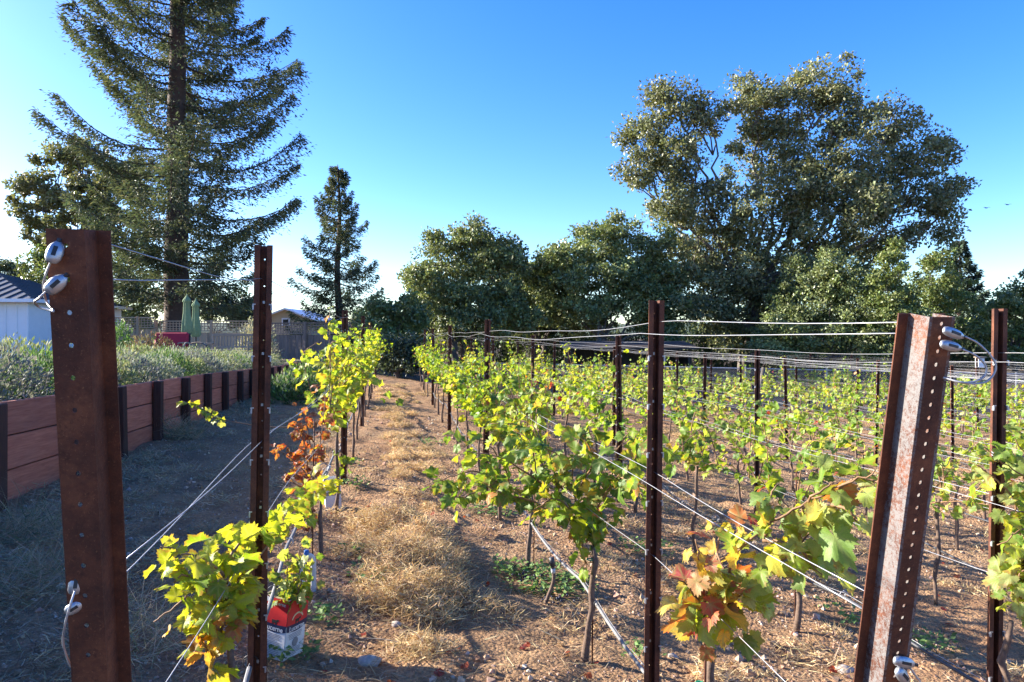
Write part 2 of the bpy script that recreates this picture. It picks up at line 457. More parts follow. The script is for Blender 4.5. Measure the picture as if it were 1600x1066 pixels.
# ------------------------------------------------------------------ retaining wall: boards between dark posts
wall = thing("retaining_wall", "long low retaining wall of reddish boards between dark timber posts", "wall", rowpt(1, 5) * 0 + np.array([WX0 + KX * 5, 5, 0.3]))
wbase = np.array(wall.location)
ang = math.atan2(RD[1], RD[0])
Rrow = np.array([[RD[0], -RD[1], 0], [RD[1], RD[0], 0], [0, 0, 1.0]])      # local X runs along the row
def wpt(y, off=0): return np.array([WX0 + KX * y + off, y, 0])
posts_y = [8.04 + 1.27 * k for k in range(-9, 15)]
unit = MB().box((0, 0, 0), (1, 1, 1)).mesh("board", M["board"])
def bev_box(name, mat, s, b=0.006):
    """a box with chamfered edges, unit mesh per size"""
    s = np.array(s) / 2; mbx = MB()
    o = []
    for sx in (-1, 1):
        for sy in (-1, 1):
            for sz in (-1, 1):
                c = np.array([sx, sy, sz]) * s
                for ax in range(3):
                    d = np.array([sx, sy, sz]) * b; d[ax] = 0
                    o.append(c - d)
    import bmesh
    bm = bmesh.new()
    for p in o: bm.verts.new(p)
    bmesh.ops.convex_hull(bm, input=bm.verts)
    bmesh.ops.dissolve_limit(bm, angle_limit=0.01, verts=bm.verts, edges=bm.edges)
    me = bpy.data.meshes.new(name); bm.to_mesh(me); bm.free()
    me.materials.append(mat)
    return me
BH = 0.295
bme = bev_box("board", M["board"], (1.262, 0.045, BH - 0.012), 0.005)
pme = bev_box("wall_post", M["wallpost"], (0.125, 0.10, 1.25), 0.008)
for k, y in enumerate(posts_y):
    ym = y + 0.635
    tz_ = float(wall_top(ym)); tz_next = float(wall_top(ym + 1.27)); slope = math.atan2(tz_next - tz_, 1.27)
    g = 0.10
    lev = tz_
    b = 0
    while lev > g:
        o = link("board", bme, wall)
        p = wpt(ym, -0.01 + 0.006 * rng.normal()); p[2] = lev - BH / 2
        o.location = Vector(p - wbase); o.rotation_euler = (0, -slope, ang)
        lev -= BH; b += 1
    o = link("post", pme, wall)
    p = wpt(y, 0.075); p[2] = float(wall_top(y)) - 1.25 / 2 - 0.012 + 0.01 * rng.normal()
    o.location = Vector(p - wbase); o.rotation_euler = (0.01 * rng.normal(), 0.012 * rng.normal(), ang)

# ------------------------------------------------------------------ steel posts
def hat_sheet(web, depth, lip, H, pitch, hole_r, back=False):
    """sheet of a hat profile, local X across the row, Y along the row, Z up. The web faces -Y and is pierced."""
    mb = MB()
    zs = np.linspace(0, H, int(round(H / pitch)) + 1)
    w = web / 2
    def strip(p, q, flake):
        zd = np.sort(np.concatenate([zs, (zs[1:] + zs[:-1]) / 2]))
        n = len(zd); v = []
        for z in zd: v += [(p[0], p[1], z), (q[0], q[1], z)]
        f = [[2 * k, 2 * k + 1, 2 * k + 3, 2 * k + 2] for k in range(n - 1)]
        mb.add(v, f, (0 if flake else 1,) * 3)
    s = -1 if not back else 1
    y0, y1 = s * depth / 2, -s * depth / 2
    strip((-w - lip, y1), (-w, y1), False); strip((-w, y1), (-w, y0), True)
    strip((w, y0), (w, y1), True); strip((w, y1), (w + lip, y1), False)
    # pierced web
    oct_a = [math.radians(a) for a in (225, 270, 315, 0, 45, 90, 135, 180)]
    for k in range(len(zs) - 1):
        z0, z1 = zs[k], zs[k + 1]; zm = (z0 + z1) / 2
        out = [(-w, z0), (0, z0), (w, z0), (w, zm), (w, z1), (0, z1), (-w, z1), (-w, zm)]
        v = [(a, y0, b) for a, b in out] + [(hole_r * math.cos(a), y0, zm + hole_r * math.sin(a)) for a in oct_a]
        f = [[m, (m + 1) % 8, 8 + (m + 1) % 8, 8 + m] for m in range(8)]
        mb.add(v, f, (1, 1, 1))
    return mb

def weld(me, thick):
    import bmesh
    bm = bmesh.new(); bm.from_mesh(me)
    bmesh.ops.remove_doubles(bm, verts=bm.verts, dist=0.0004)
    bmesh.ops.recalc_face_normals(bm, faces=bm.faces)
    bm.normal_update()
    old = list(bm.verts); faces = list(bm.faces); bnd = [e for e in bm.edges if len(e.link_faces) == 1]
    lay = bm.verts.layers.float_color.get("Col")
    tw = {}
    for v in old:
        w = bm.verts.new(v.co - v.normal * thick); w[lay] = v[lay]; tw[v] = w
    for f in faces: bm.faces.new([tw[v] for v in reversed(f.verts)])
    for e in bnd:
        a, b = e.verts; bm.faces.new([a, b, tw[b], tw[a]])
    bmesh.ops.recalc_face_normals(bm, faces=bm.faces)
    bm.to_mesh(me); bm.free()
    return me

end_mesh_a = weld(hat_sheet(0.050, 0.046, 0.022, 2.06, 0.0515, 0.0042).mesh("channel", M["rust"]), 0.003)
end_mesh_b = weld(hat_sheet(0.050, 0.050, 0.026, 2.06, 0.0258, 0.0045).mesh("channel", M["rust_flake"]), 0.003)
post_mesh = weld(hat_sheet(0.024, 0.030, 0.020, 2.1, 0.10, 0.003, back=True).mesh("channel", M["rust"]), 0.0025)
tm = MB()
for z in np.arange(0.35, 2.05, 0.19):
    for sx in (-1, 1):
        tm.box((sx * 0.032, -0.019, z), (0.005, 0.010, 0.018)); tm.box((sx * 0.029, -0.022, z + 0.011), (0.011, 0.004, 0.004))
    tm.box((0, 0.0105, z + 0.02), (0.008, 0.004, 0.010)); 
tab_mesh = tm.mesh("wire_hook", M["zinc"])

def post_label(r, k):
    return "rusty trellis post, %s along the %s vine row from the retaining wall" % (ORD[k], ORD[r])
POSTS = {}
def steel_post(r, k, y, htop, lean=(0, 0)):
    p = rowpt(r, y); t = thing("trellis_post", post_label(r, k), "post", (p[0], p[1], p[2]), "slim rusty trellis posts standing in the vine rows")
    rz = math.atan2(RP[1], RP[0])
    for nm, me in (("channel", post_mesh), ("wire_hook", tab_mesh)):
        o = link(nm, me, t); o.location = (0, 0, htop - 2.09)
        if nm == "wire_hook": o["kind"] = "stuff"
    t.rotation_euler = (lean[0], lean[1], rz + 0.04 * rng.normal())
    POSTS.setdefault(r, []).append((y, p[2] + htop))
    return t

NROW = 11
row_tops = {1: 1.87, 2: 1.85, 3: 1.84, 4: 1.83}
def visible(p, m=60):
    if p[1] < 0.5: return False
    px = 800 + F * p[0] / p[1]
    return -m < px < 1600 + m
for r in range(1, NROW + 1):
    y = {1: 2.52, 2: 2.70, 3: 2.89}.get(r, 2.9); k = 2 if r < 3 else 1; first = True
    while y < 25:
        p = rowpt(r, y)
        if visible(p, 12):
            h = row_tops.get(r, 1.82) + 0.03 * rng.normal()
            if (r, k) == (1, 2): h = 1.90
            if (r, k) == (2, 2): h = 1.855
            if (r, k) == (3, 1): h = 1.96
            if (r, k) == (1, 3): h = 1.83
            lean = (0.012 * rng.normal(), 0.008 + 0.012 * rng.normal())
            if y < 3: lean = (0.0, {1: 0.016, 2: 0.014, 3: 0.016}.get(r, 0.01))
            steel_post(r, k, y, h, lean); k += 1
        y += 4.7 + (0.08 * rng.normal() if y > 3 else 0)

def clamp(parent, base, pos, direc, size=0.036, slim=1.0):
    """pressed zinc wire clamp: flattened barrel with a nose and a slot"""
    d = nrm(direc); prof = [(-0.5, .12), (-0.46, .22), (-0.3, .30), (0.0, .33), (0.25, .28), (0.42, .17), (0.5, .10)]
    prof = [(a, b * slim) for a, b in prof]
    mb = MB(); side = nrm(np.cross(d, [0.3, -1, 0.2])); nn = np.cross(d, side)
    an = np.arange(14) * 2 * math.pi / 14; V = []
    for a, rr in prof:
        V.append(np.array(d) * a * size + rr * size * (np.cos(an)[:, None] * side * 1.0 + np.sin(an)[:, None] * nn * 0.62))
    V = np.array(V).reshape(-1, 3); m = len(prof)
    f = [[i2 * 14 + j2, i2 * 14 + (j2 + 1) % 14, (i2 + 1) * 14 + (j2 + 1) % 14, (i2 + 1) * 14 + j2] for i2 in range(m - 1) for j2 in range(14)]
    mb.add(V, f); mb.add([V[:14].mean(0), V[-14:].mean(0)], np.zeros((0, 3), int))
    n0 = len(V)
    mb.f.append(np.array([[n0, (k + 1) % 14, k] for k in range(14)])); mb.f.append(np.array([[n0 + 1, (m - 1) * 14 + k, (m - 1) * 14 + (k + 1) % 14] for k in range(14)]))
    o = mb.build("wire_clamp", M["zinc"], parent, True, Vector(np.array(pos) - base))
    s = MB().box(nn * 0.0 + d * 0.02 * size, (1, 1, 1)); 
    hb = MB(); R = np.stack([d, side, nn], -1)
    for sgn in (-1, 1):
        hb.box(sgn * nn * size * 0.205 * slim, (size * 0.42, size * 0.16 * slim, size * 0.03), R)
    hb.tube([d * size * 0.44, d * size * 0.62], size * 0.10 * slim, 8)
    hb.build("clamp_slot", M["darkmetal"], o)
    return o

def end_post(r, ytop, ybot, ztop, mesh, label):
    """leaning anchor post through two points of its row"""
    (y1, z1), (y0, z0) = (ytop, ztop), ybot
    sl = (y1 - y0) / (z1 - z0)
    gy = y0
    for _ in range(4):
        g = rowpt(r, gy)[2]; gy = y0 + sl * (g - z0)
    base = rowpt(r, gy); t = thing("end_post", label, "post", base, "heavy anchor posts at the row ends")
    lean = math.atan(sl); L = (z1 - base[2]) / math.cos(lean)
    o = link("channel", mesh, t); o.location = (0, 0, 0)
    t.rotation_euler = (-lean, 0, math.atan2(RP[1], RP[0]))
    o.location = (0, 0, L - 2.06)
    bpy.context.view_layer.update()
    return t, sl

E1, sl1 = end_post(1, 1.068, (1.157, 1.14), 1.895, end_mesh_a, "broad rusty leaning end post nearest the retaining wall, silver wire clamps on it")
E2, sl2 = end_post(2, 1.285, (1.41, 1.02), 1.767, end_mesh_b, "leaning rusty end post with flaking pale side and a row of holes")

def inv_world(t, p):      # world point into a thing's own frame
    return np.array(t.matrix_world.inverted() @ Vector(p))
bpy.context.view_layer.update()

def part_clamp(t, wp, wd, size, slim=1.0):
    R = np.array(t.matrix_world.to_3x3().inverted())
    return clamp(t, np.zeros(3), inv_world(t, wp), R @ np.array(wd, float), size, slim)
def part_wire(t, pts, rad, name="wire_loop"):
    pts = np.array([inv_world(t, p) for p in pts]); mb = MB(); mb.tube(pts, rad, 6); return mb.build(name, M["wire"], t, True)

def curve(pts, n=20):
    """Catmull-Rom through points"""
    P = np.array(pts, float); P = np.vstack([2 * P[0] - P[1], P, 2 * P[-1] - P[-2]]); out = []
    for k in range(1, len(P) - 2):
        for t in np.linspace(0, 1, n, endpoint=False):
            a, b, c, d = P[k - 1], P[k], P[k + 1], P[k + 2]
            out.append(0.5 * (2 * b + (c - a) * t + (2 * a - 5 * b + 4 * c - d) * t ** 2 + (3 * b - a - 3 * c + d) * t ** 3))
    out.append(P[-2]); return np.array(out)

# clamps: photo points at the depth of the post face
d1 = 1.04
part_clamp(E1, pix(86, 394, d1), (0.15, 0.3, 1.0), 0.036)
part_clamp(E1, pix(88, 444, d1), (0.6, 0.2, 0.65), 0.036)
part_wire(E1, curve([pix(80, 408, d1), pix(73, 425, d1), pix(68, 445, d1 + .01), pix(72, 470, d1 + .03), pix(84, 486, d1 + .012)]), 0.0018)
part_wire(E1, curve([pix(76, 452, d1), pix(60, 467, d1 - .005), pix(54, 472, d1 + .01), pix(62, 480, d1 + .03), pix(84, 487, d1 + .012)]), 0.0018)
d1 = 1.115
part_clamp(E1, pix(119, 911, d1), (0.05, 0.2, 1.0), 0.036)
part_clamp(E1, pix(117, 949, d1), (0.65, 0.2, 0.4), 0.030)
part_wire(E1, curve([pix(117, 924, d1 - .01), pix(110, 945, d1 - .02), pix(102, 975, d1 - .02), pix(99, 1008, d1), pix(112, 1042, d1 + .02), pix(124, 1040, d1 + .03)]), 0.0018)
d2 = 1.25
part_clamp(E2, pix(1490, 521, d2), (1.0, 0.25, -0.30), 0.048, 0.62)
part_clamp(E2, pix(1486, 541, d2), (1.0, 0.25, -0.22), 0.048, 0.62)
part_wire(E2, curve([pix(1508, 526, d2), pix(1530, 538, d2), pix(1552, 562, d2), pix(1555, 580, d2), pix(1540, 597, d2), pix(1510, 599, d2), pix(1474, 591, d2 + .02)]), 0.0019)
part_wire(E2, curve([pix(1504, 546, d2), pix(1525, 556, d2), pix(1540, 572, d2), pix(1538, 588, d2), pix(1520, 597, d2), pix(1500, 597, d2), pix(1474, 590, d2 + .02)]), 0.0019)
d2 = 1.365
part_clamp(E2, pix(1413, 1035, d2), (1.0, 0.2, -0.28), 0.050, 0.7)
part_clamp(E2, pix(1410, 1056, d2), (0.7, 0.2, -0.8), 0.040)
part_wire(E2, curve([pix(1421, 1042, d2), pix(1430, 1055, d2), pix(1440, 1072, d2), pix(1430, 1090, d2), pix(1400, 1085, d2 + .02)]), 0.0019)

# ------------------------------------------------------------------ trellis wires and drip hoses, one object each
WIRES = [("cordon", 0.86, 0.0, "low cordon wire"), ("lower_a", 1.16, -0.030, "left catch wire"), ("lower_b", 1.19, 0.030, "right catch wire"),
         ("top_a", 1.745, -0.032, "left top wire"), ("top_b", 1.775, 0.032, "right top wire")]
for r in range(1, NROW + 1):
    ps = sorted(POSTS.get(r, []))
    for wi, (key, h, off, nm) in enumerate(WIRES):
        zw = rowpt(r, 1.3, h)[2]
        y0 = {1: 1.068 - 0.118 * (zw - 1.895) + 0.035, 2: 1.285 - 0.167 * (zw - 1.767) + 0.035}.get(r, 1.4); y1 = 24.0
        ys_ = np.arange(y0, y1 + 0.01, 0.2 if r < 4 else 0.6)
        pts = []
        ph = rng.uniform(0, 6, 4); offy = off + 0.0 * ys_
        for y in ys_:
            p = rowpt(r, y, h)
            span = (y - 2.7) % 4.7 / 4.7
            p[2] -= 0.035 * 4 * span * (1 - span) * (1.0 + 0.4 * math.sin(wi * 2.1 + r)) 
            p[2] += 0.012 * math.sin(y * 2.3 + ph[0]) * math.sin(y * 0.7 + ph[1])
            p += RP * (off + 0.012 * math.sin(y * 1.7 + ph[2]))
            pts.append(p)
        pts = np.array(pts)
        if r in (1, 2):   # run up to the clamps of the end post
            ramp_ = np.clip((2.55 - pts[:, 1]) / 1.4, 0, 1)
            tz_ = {1: {"top_a": 1.84, "top_b": 1.79}, 2: {"top_a": 1.735, "top_b": 1.755}}[r].get(key)
            if tz_ is not None: pts[:, 2] = pts[:, 2] * (1 - ramp_) + tz_ * ramp_
            pts -= RP * (off * ramp_ * 0.6)[:, None]
        if r == 1:
            pts[:, 2] += {"top_a": 0.05, "top_b": 0.03}.get(key, 0) * (1 - np.clip((pts[:, 1] - 2.5) / 3, 0, 1))
        lab = "%s of the %s vine row from the retaining wall" % (nm, ORD[r])
        tag(MB().tube(pts, 0.0014 if r < 3 else 0.0012, 5).build("trellis_wire", M["wire"], smooth=True), lab, "wire", "galvanised wires strung along the vine rows")
    y0 = {1: 1.33, 2: 1.58}.get(r, 1.3)
    ys_ = np.arange(y0, 24.0, 0.15 if r < 4 else 0.5); pts = []
    ph = rng.uniform(0, 6, 2)
    for y in ys_:
        span = (y + 0.4) % 1.4 / 1.4
        p = rowpt(r, y, 0.40 - 0.05 * 4 * span * (1 - span) + 0.03 * math.sin(y * 0.9 + ph[0]))
        if r == 2: p[2] -= 0.05
        if r == 1: p -= RP * 0.10 * min(1.0, max(0.2, (y - 1.6) / 1.2))
        p += RP * (0.03 + 0.03 * math.sin(y * 1.2 + ph[1])); pts.append(p)
    pts = np.array(pts)
    hose = thing("drip_hose", "%s drip hose hung low along the %s vine row from the retaining wall" % ("faded grey" if r < 3 else "dark", ORD[r]), "hose", pts[0], "irrigation hoses under the vine rows")
    MB().tube(pts - pts[0], 0.0085 if r > 1 else 0.010, 7).build("tubing", M["greyhose" if r < 3 else "hose"], hose, True)
    if r <= 3:
        wp = pts.copy(); wp[:, 2] += 0.022 + 0.006 * np.sin(wp[:, 1] * 9)
        MB().tube(wp - pts[0], 0.0012, 5).build("support_wire", M["wire"], hose, True)
        for y in np.arange(y0 + 0.5, 9, 0.7):
            k = int(np.argmin(abs(pts[:, 1] - y))); c = pts[k] - pts[0] + [0, 0, .008]
            a = np.linspace(0, 2 * math.pi * 1.15, 16); rr = 0.02 + 0.012 * rng.random()
            loop = c + np.stack([np.cos(a)[:, None] * RP + np.sin(a)[:, None] * np.array([0, 0, 1.0])], 0)[0] * rr + RD * (np.linspace(0, 0.03, 16))[:, None]
            MB().tube(loop, 0.0022, 5).build("tie_loop", M["wire" if rng.random() < .4 else "hose"], hose, True)

# ------------------------------------------------------------------ grape leaves
def grape_leaf(seed, simple=False):
    """one lobed, toothed leaf: petiole joint at the origin, tip along +X, unit length"""
    rg = np.random.default_rng(seed)
    lobes = [(0, 1.0), (52, 0.88), (-52, 0.88), (108, 0.66), (-108, 0.66)]
    na = 12 if simple else 46
    th = np.linspace(-168, 168, na)
    rad = np.zeros(na)
    for c, L in lobes:
        rad = np.maximum(rad, (L * (1 + 0.06 * rg.normal())) * (1 - 0.29 * (np.abs(th - c) / 30.0) ** 1.3).clip(0.55, 1))
    if not simple: rad *= 1 + 0.085 * np.where(np.arange(na) % 2, 1, -1) + 0.03 * rg.normal(size=na)
    a = np.radians(th)
    out = np.stack([rad * np.cos(a) * 0.62 + 0.0, rad * np.sin(a) * 0.62], -1)
    fold, cup, wav = rg.uniform(0.0, 0.5), rg.uniform(-0.2, 0.8), rg.uniform(0, 6)
    def lift(p):
        x, y = p[:, 0], p[:, 1]; rr = np.hypot(x, y)
        return -cup * rr ** 2 + fold * np.abs(y) + 0.11 * np.sin(x * 9 + wav) * rr + 0.10 * np.sin(y * 11 + wav) * rr
    rings = [out] if simple else [out * 0.5, out]
    V = [np.zeros((1, 3))]; C = [np.array([[1.0, 0, 1]])]
    lob = np.array([0, 52, -52, 108, -108])
    vein = (np.abs(th[:, None] - lob).min(1) < 5).astype(float)
    for kk, rg_ in enumerate(rings):
        V.append(np.concatenate([rg_, lift(rg_)[:, None]], 1)); cc = np.repeat(vein[:, None] * (0.9 if kk == 0 else 0.5), 3, 1); cc[:, 1] = float(kk == len(rings) - 1); C.append(cc)
    V = np.concatenate(V); C = np.concatenate(C)
    tris = [[0, 1 + k, 2 + k] for k in range(na - 1)]
    quads = [] if simple else [[1 + k, 1 + na + k, 2 + na + k, 2 + k] for k in range(na - 1)]
    return V, np.array(tris), np.array(quads) if quads else None, C

LEAF_ME = []
for s in range(9):
    V, t, q, C = grape_leaf(100 + s)
    mb = MB(); mb.add(V, t, C); mb.f.append(q)
    pet = curve([(0, 0, 0), (-0.15, 0.01, -0.06), (-0.33, 0.0, -0.02)], 3)
    mb.tube(pet, 0.012, 4, (1, 0, 1), cap=False)
    me = mb.mesh("leaf", M["leafo"], True); LEAF_ME.append(me)
SIMPLE = [grape_leaf(200 + s, True)[:2] for s in range(4)]

GREEN = [(0.10, 0.20, 0.025), (0.14, 0.26, 0.03), (0.18, 0.31, 0.035), (0.08, 0.17, 0.028), (0.24, 0.35, 0.04)]
LIME = [(0.34, 0.42, 0.035), (0.27, 0.38, 0.03), (0.42, 0.46, 0.04), (0.21, 0.33, 0.03)]
PALE = [(0.28, 0.37, 0.08), (0.38, 0.44, 0.16), (0.18, 0.29, 0.06), (0.32, 0.41, 0.10)]
AUTUMN = [(0.52, 0.38, 0.04), (0.46, 0.19, 0.06), (0.42, 0.12, 0.06), (0.32, 0.06, 0.05), (0.55, 0.44, 0.08), (0.44, 0.25, 0.11)]
RUSTY = [(0.24, 0.045, 0.025), (0.30, 0.07, 0.03), (0.18, 0.035, 0.022), (0.26, 0.09, 0.04)]
def pick(pal, n):
    c = np.array(pal)[rng.integers(0, len(pal), n)]
    return (c * rng.uniform(0.8, 1.25, (n, 1)) * rng.uniform(0.92, 1.08, (n, 3))).clip(0, 1)

def leaf_frames(P, D, side, droop=0.55):
    """positions along a shoot -> tip directions and normals of leaves"""
    n = len(P)
    out = np.array([1, 0, 0]) * 0
    lat = nrm(np.cross(D, [0, 0, 1.0]) + 1e-6) * side[:, None]
    tip = nrm(lat * 0.8 + D * 0.3 + rng.normal(size=(n, 3)) * 0.55 + np.array([0, 0, -droop]))
    nor = nrm(np.array([0, 0, 0.55]) + lat * 0.35 + rng.normal(size=(n, 3)) * 0.55 + SUN * 0.15)
    return tip, nor

def shoot_samples(pts, spacing, rgn=1.0):
    seg = np.linalg.norm(np.diff(pts, axis=0), axis=1); L = np.concatenate([[0], np.cumsum(seg)])
    s = np.arange(spacing * 0.6, L[-1], spacing) + rng.uniform(-.3, .3, len(np.arange(spacing * 0.6, L[-1], spacing))) * spacing
    s = s.clip(0, L[-1])
    P = np.stack([np.interp(s, L, pts[:, k]) for k in range(3)], -1)
    P2 = np.stack([np.interp((s + .01).clip(0, L[-1]), L, pts[:, k]) for k in range(3)], -1)
    D = nrm(P2 - P + 1e-6 * np.array([0, 1, 0]))
    return P, D, s / L[-1]

def vine(label, base, shoots, leaf_size, palettes, single, trunk_top=0.78, spacing=0.055, trunk_bend=0.05, extra=1, trunk=True, keep=None):
    """shoots: list of world polylines; each carries leaves coloured from the palette function palettes(P, t) -> n x 3"""
    t = thing("grape_vine", label, "grapevine", base, "grapevines trained along the trellis rows")
    base = np.array(base, float)
    if trunk:
        n = 9; zz = np.linspace(-0.03, trunk_top, n)
        wob = np.cumsum(rng.normal(size=(n, 2)) * trunk_bend * 0.35, 0)
        pts = np.stack([wob[:, 0], wob[:, 1], zz], -1)
        MB().tube(pts, np.linspace(0.019, 0.011, n) * (1 + 0.15 * rng.normal(size=n)), 7).build("trunk", M["vinebark"], t, True)
        head = pts[-1] + base
    else:
        head = base
    cm = MB()
    LP, LD, LT, LS = [], [], [], []
    for sh in shoots:
        sh = np.array(sh, float)
        c = curve(sh, 6)
        c += np.cumsum(rng.normal(size=c.shape) * 0.004, 0)
        cm.tube(c - base, np.linspace(0.0055, 0.002, len(c)), 5)
        for _ in range(extra):
            P, D, s = shoot_samples(c, spacing)
            LP.append(P); LD.append(D); LT.append(s); LS.append(np.where(np.arange(len(P)) % 2, 1, -1) * 1.0)
    cm.build("cane", M["cane"], t, True)
    P, D, T, S = np.concatenate(LP), np.concatenate(LD), np.concatenate(LT), np.concatenate(LS)
    tip, nor = leaf_frames(P, D, S)
    sz = leaf_size * rng.uniform(0.6, 1.2, len(P)) * (1.05 - 0.3 * T)
    P = P + tip * (sz * 0.5)[:, None] + rng.normal(size=P.shape) * 0.03
    if keep is not None:
        kk = keep(800 + F * P[:, 0] / P[:, 1], HZ + F * (CAMH - P[:, 2]) / P[:, 1]); P, tip, nor, sz, T = P[kk], tip[kk], nor[kk], sz[kk], T[kk]
    col = palettes(P, T)
    R = axes(tip, nor)
    if single:
        for k in range(len(P)):
            o = bpy.data.objects.new("leaf", LEAF_ME[rng.integers(len(LEAF_ME))]); COL.objects.link(o)
            o.parent = t
            m = np.eye(4); m[:3, :3] = R[k] * sz[k]; m[:3, 3] = P[k] - base
            o.matrix_basis = Matrix(m.tolist())
            o.color = (*col[k], 1)
    else:
        mb = MB()
        w = rng.integers(0, len(SIMPLE), len(P))
        for s_ in range(len(SIMPLE)):
            q_ = w == s_
            if q_.any(): batch(mb, SIMPLE[s_][0], SIMPLE[s_][1], R[q_], sz[q_], P[q_] - base, col[q_])
        o = mb.build("foliage", M["leaf"], t, False); o["kind"] = "stuff"
    return t

def auto_shoots(r, y, n=9, zc=0.86, up=(0.25, 0.7), spread=0.62, lat=0.22, flop=0.3):
    """cordon along the wire both ways plus shoots rising from it"""
    b = rowpt(r, y); out = []
    for s in (-1, 1):
        a = b + [0, 0, zc - 0.1]
        out.append([a, a + RD * s * 0.25 + [0, 0, 0.08], b + RD * s * spread + RP * rng.normal() * .04 + [0, 0, zc + 0.02]])
    for _ in range(n):
        s = rng.uniform(-spread, spread); a = b + RD * s + [0, 0, zc]
        L = rng.uniform(*up); dx = rng.normal() * lat; dy = rng.normal() * 0.2
        m = a + RP * dx * 0.4 + RD * dy * 0.5 + [0, 0, L * 0.6]
        e = a + RP * dx + RD * dy + [0, 0, L * (1 if rng.random() > flop else 0.45)]
        if rng.random() < flop: e = e + RP * dx * 0.9 + [0, 0, -L * 0.35]
        out.append([a, m, e])
    return out

def pal_mix(main, alt, p):
    def fn(P, T):
        c = pick(main, len(P)); k = rng.random(len(P)) < p
        if k.any(): c[k] = pick(alt, int(k.sum()))
        return c
    return fn
def vlabel(r, k, what): return "%s, %s along %s" % (what, ORD[k], "the %s vine row" % ORD[r])

# ---- hand-placed vines near the camera
b = rowpt(1, 2.08)
def pal_front(P, T):
    c = pick(LIME, len(P)); low = (P[:, 2] < 0.90) & (rng.random(len(P)) < 0.4); 
    if low.any(): c[low] = pick([(0.45, 0.28, 0.04), (0.40, 0.17, 0.06), (0.45, 0.33, 0.05)], int(low.sum()))
    return c
shoots = [[pix(345, 1010, 2.08), pix(350, 930, 2.08), pix(320, 880, 2.0), pix(285, 862, 1.95), pix(242, 850, 1.9)],
          [pix(348, 990, 2.08), pix(330, 920, 2.05), pix(290, 940, 1.98), pix(258, 960, 1.95)],
          [pix(350, 960, 2.08), pix(355, 900, 2.1), pix(372, 862, 2.2), pix(400, 838, 2.5), pix(435, 815, 2.85), pix(470, 785, 3.2), pix(503, 757, 3.6)],
          [pix(350, 940, 2.1), pix(338, 895, 2.1), pix(345, 852, 2.15)],
          [pix(352, 930, 2.1), pix(385, 890, 2.2), pix(412, 858, 2.4), pix(430, 830, 2.7)],
          [pix(345, 985, 2.1), pix(370, 955, 2.12), pix(398, 920, 2.2)],
          [pix(330, 1040, 2.08), pix(322, 1000, 2.05), pix(318, 960, 2.0)],
          [pix(345, 950, 2.06), pix(310, 900, 2.0), pix(268, 905, 1.95)]]
vine(vlabel(1, 1, "bright lime grapevine with orange lower leaves"), b, shoots, 0.080, pal_front, True, 0.62, 0.0145, 0.02, keep=lambda u, v: ~((u > 395) & (v > 862)) & (u > 236) & ~((u < 265) & (v < 820)))
b = rowpt(2, 2.25)
def pal_autumn(P, T):
    px = 800 + F * P[:, 0] / P[:, 1]; py = HZ + F * (CAMH - P[:, 2]) / P[:, 1]
    c = pick(LIME + PALE, len(P)); k = (px < 1165) & (rng.random(len(P)) < 0.75)
    if k.any(): c[k] = pick(AUTUMN + [AUTUMN[0], AUTUMN[4]], int(k.sum()))
    k = (px > 1270); 
    if k.any(): c[k] = pick(PALE + PALE + GREEN[1:2], int(k.sum()))
    k = rng.random(len(P)) < 0.08
    if k.any(): c[k] = pick(AUTUMN[2:4], int(k.sum()))
    return c
shoots = [[pix(1098, 1010, 2.2), pix(1112, 960, 2.18), pix(1140, 930, 2.1), pix(1175, 900, 2.05)],
          [pix(1100, 985, 2.2), pix(1098, 920, 2.15), pix(1085, 870, 2.1), pix(1075, 830, 2.1)],
          [pix(1120, 950, 2.18), pix(1150, 880, 2.05), pix(1195, 835, 1.95), pix(1255, 800, 1.88), pix(1310, 775, 1.82), pix(1375, 745, 1.75)],
          [pix(1130, 935, 2.15), pix(1190, 895, 2.0), pix(1240, 865, 1.95), pix(1285, 830, 1.9)],
          [pix(1105, 960, 2.2), pix(1080, 930, 2.15), pix(1062, 905, 2.1)],
          [pix(1115, 955, 2.18), pix(1120, 900, 2.15), pix(1110, 850, 2.2), pix(1120, 815, 2.3)],
          [pix(1255, 800, 1.88), pix(1290, 840, 1.9), pix(1300, 870, 1.95)],
          [pix(1140, 935, 2.15), pix(1165, 960, 2.12), pix(1170, 985, 2.1)],
          [pix(1100, 900, 2.15), pix(1140, 850, 2.2), pix(1160, 800, 2.3)],
          [pix(1190, 845, 1.95), pix(1225, 850, 1.9), pix(1265, 865, 1.9), pix(1290, 890, 1.9)],
          [pix(1250, 805, 1.9), pix(1270, 770, 1.85), pix(1300, 750, 1.82)],
          [pix(1300, 785, 1.85), pix(1335, 800, 1.8), pix(1350, 830, 1.8)],
          [pix(1310, 775, 1.85), pix(1345, 750, 1.8), pix(1385, 755, 1.75)],
          [pix(1195, 840, 1.95), pix(1215, 790, 1.9), pix(1235, 760, 1.9)]]
vine(vlabel(2, 1, "sparse grapevine turning red and yellow on one side"), b, shoots, 0.094, pal_autumn, True, 0.66, 0.028, 0.03)
b = rowpt(2, 3.62)
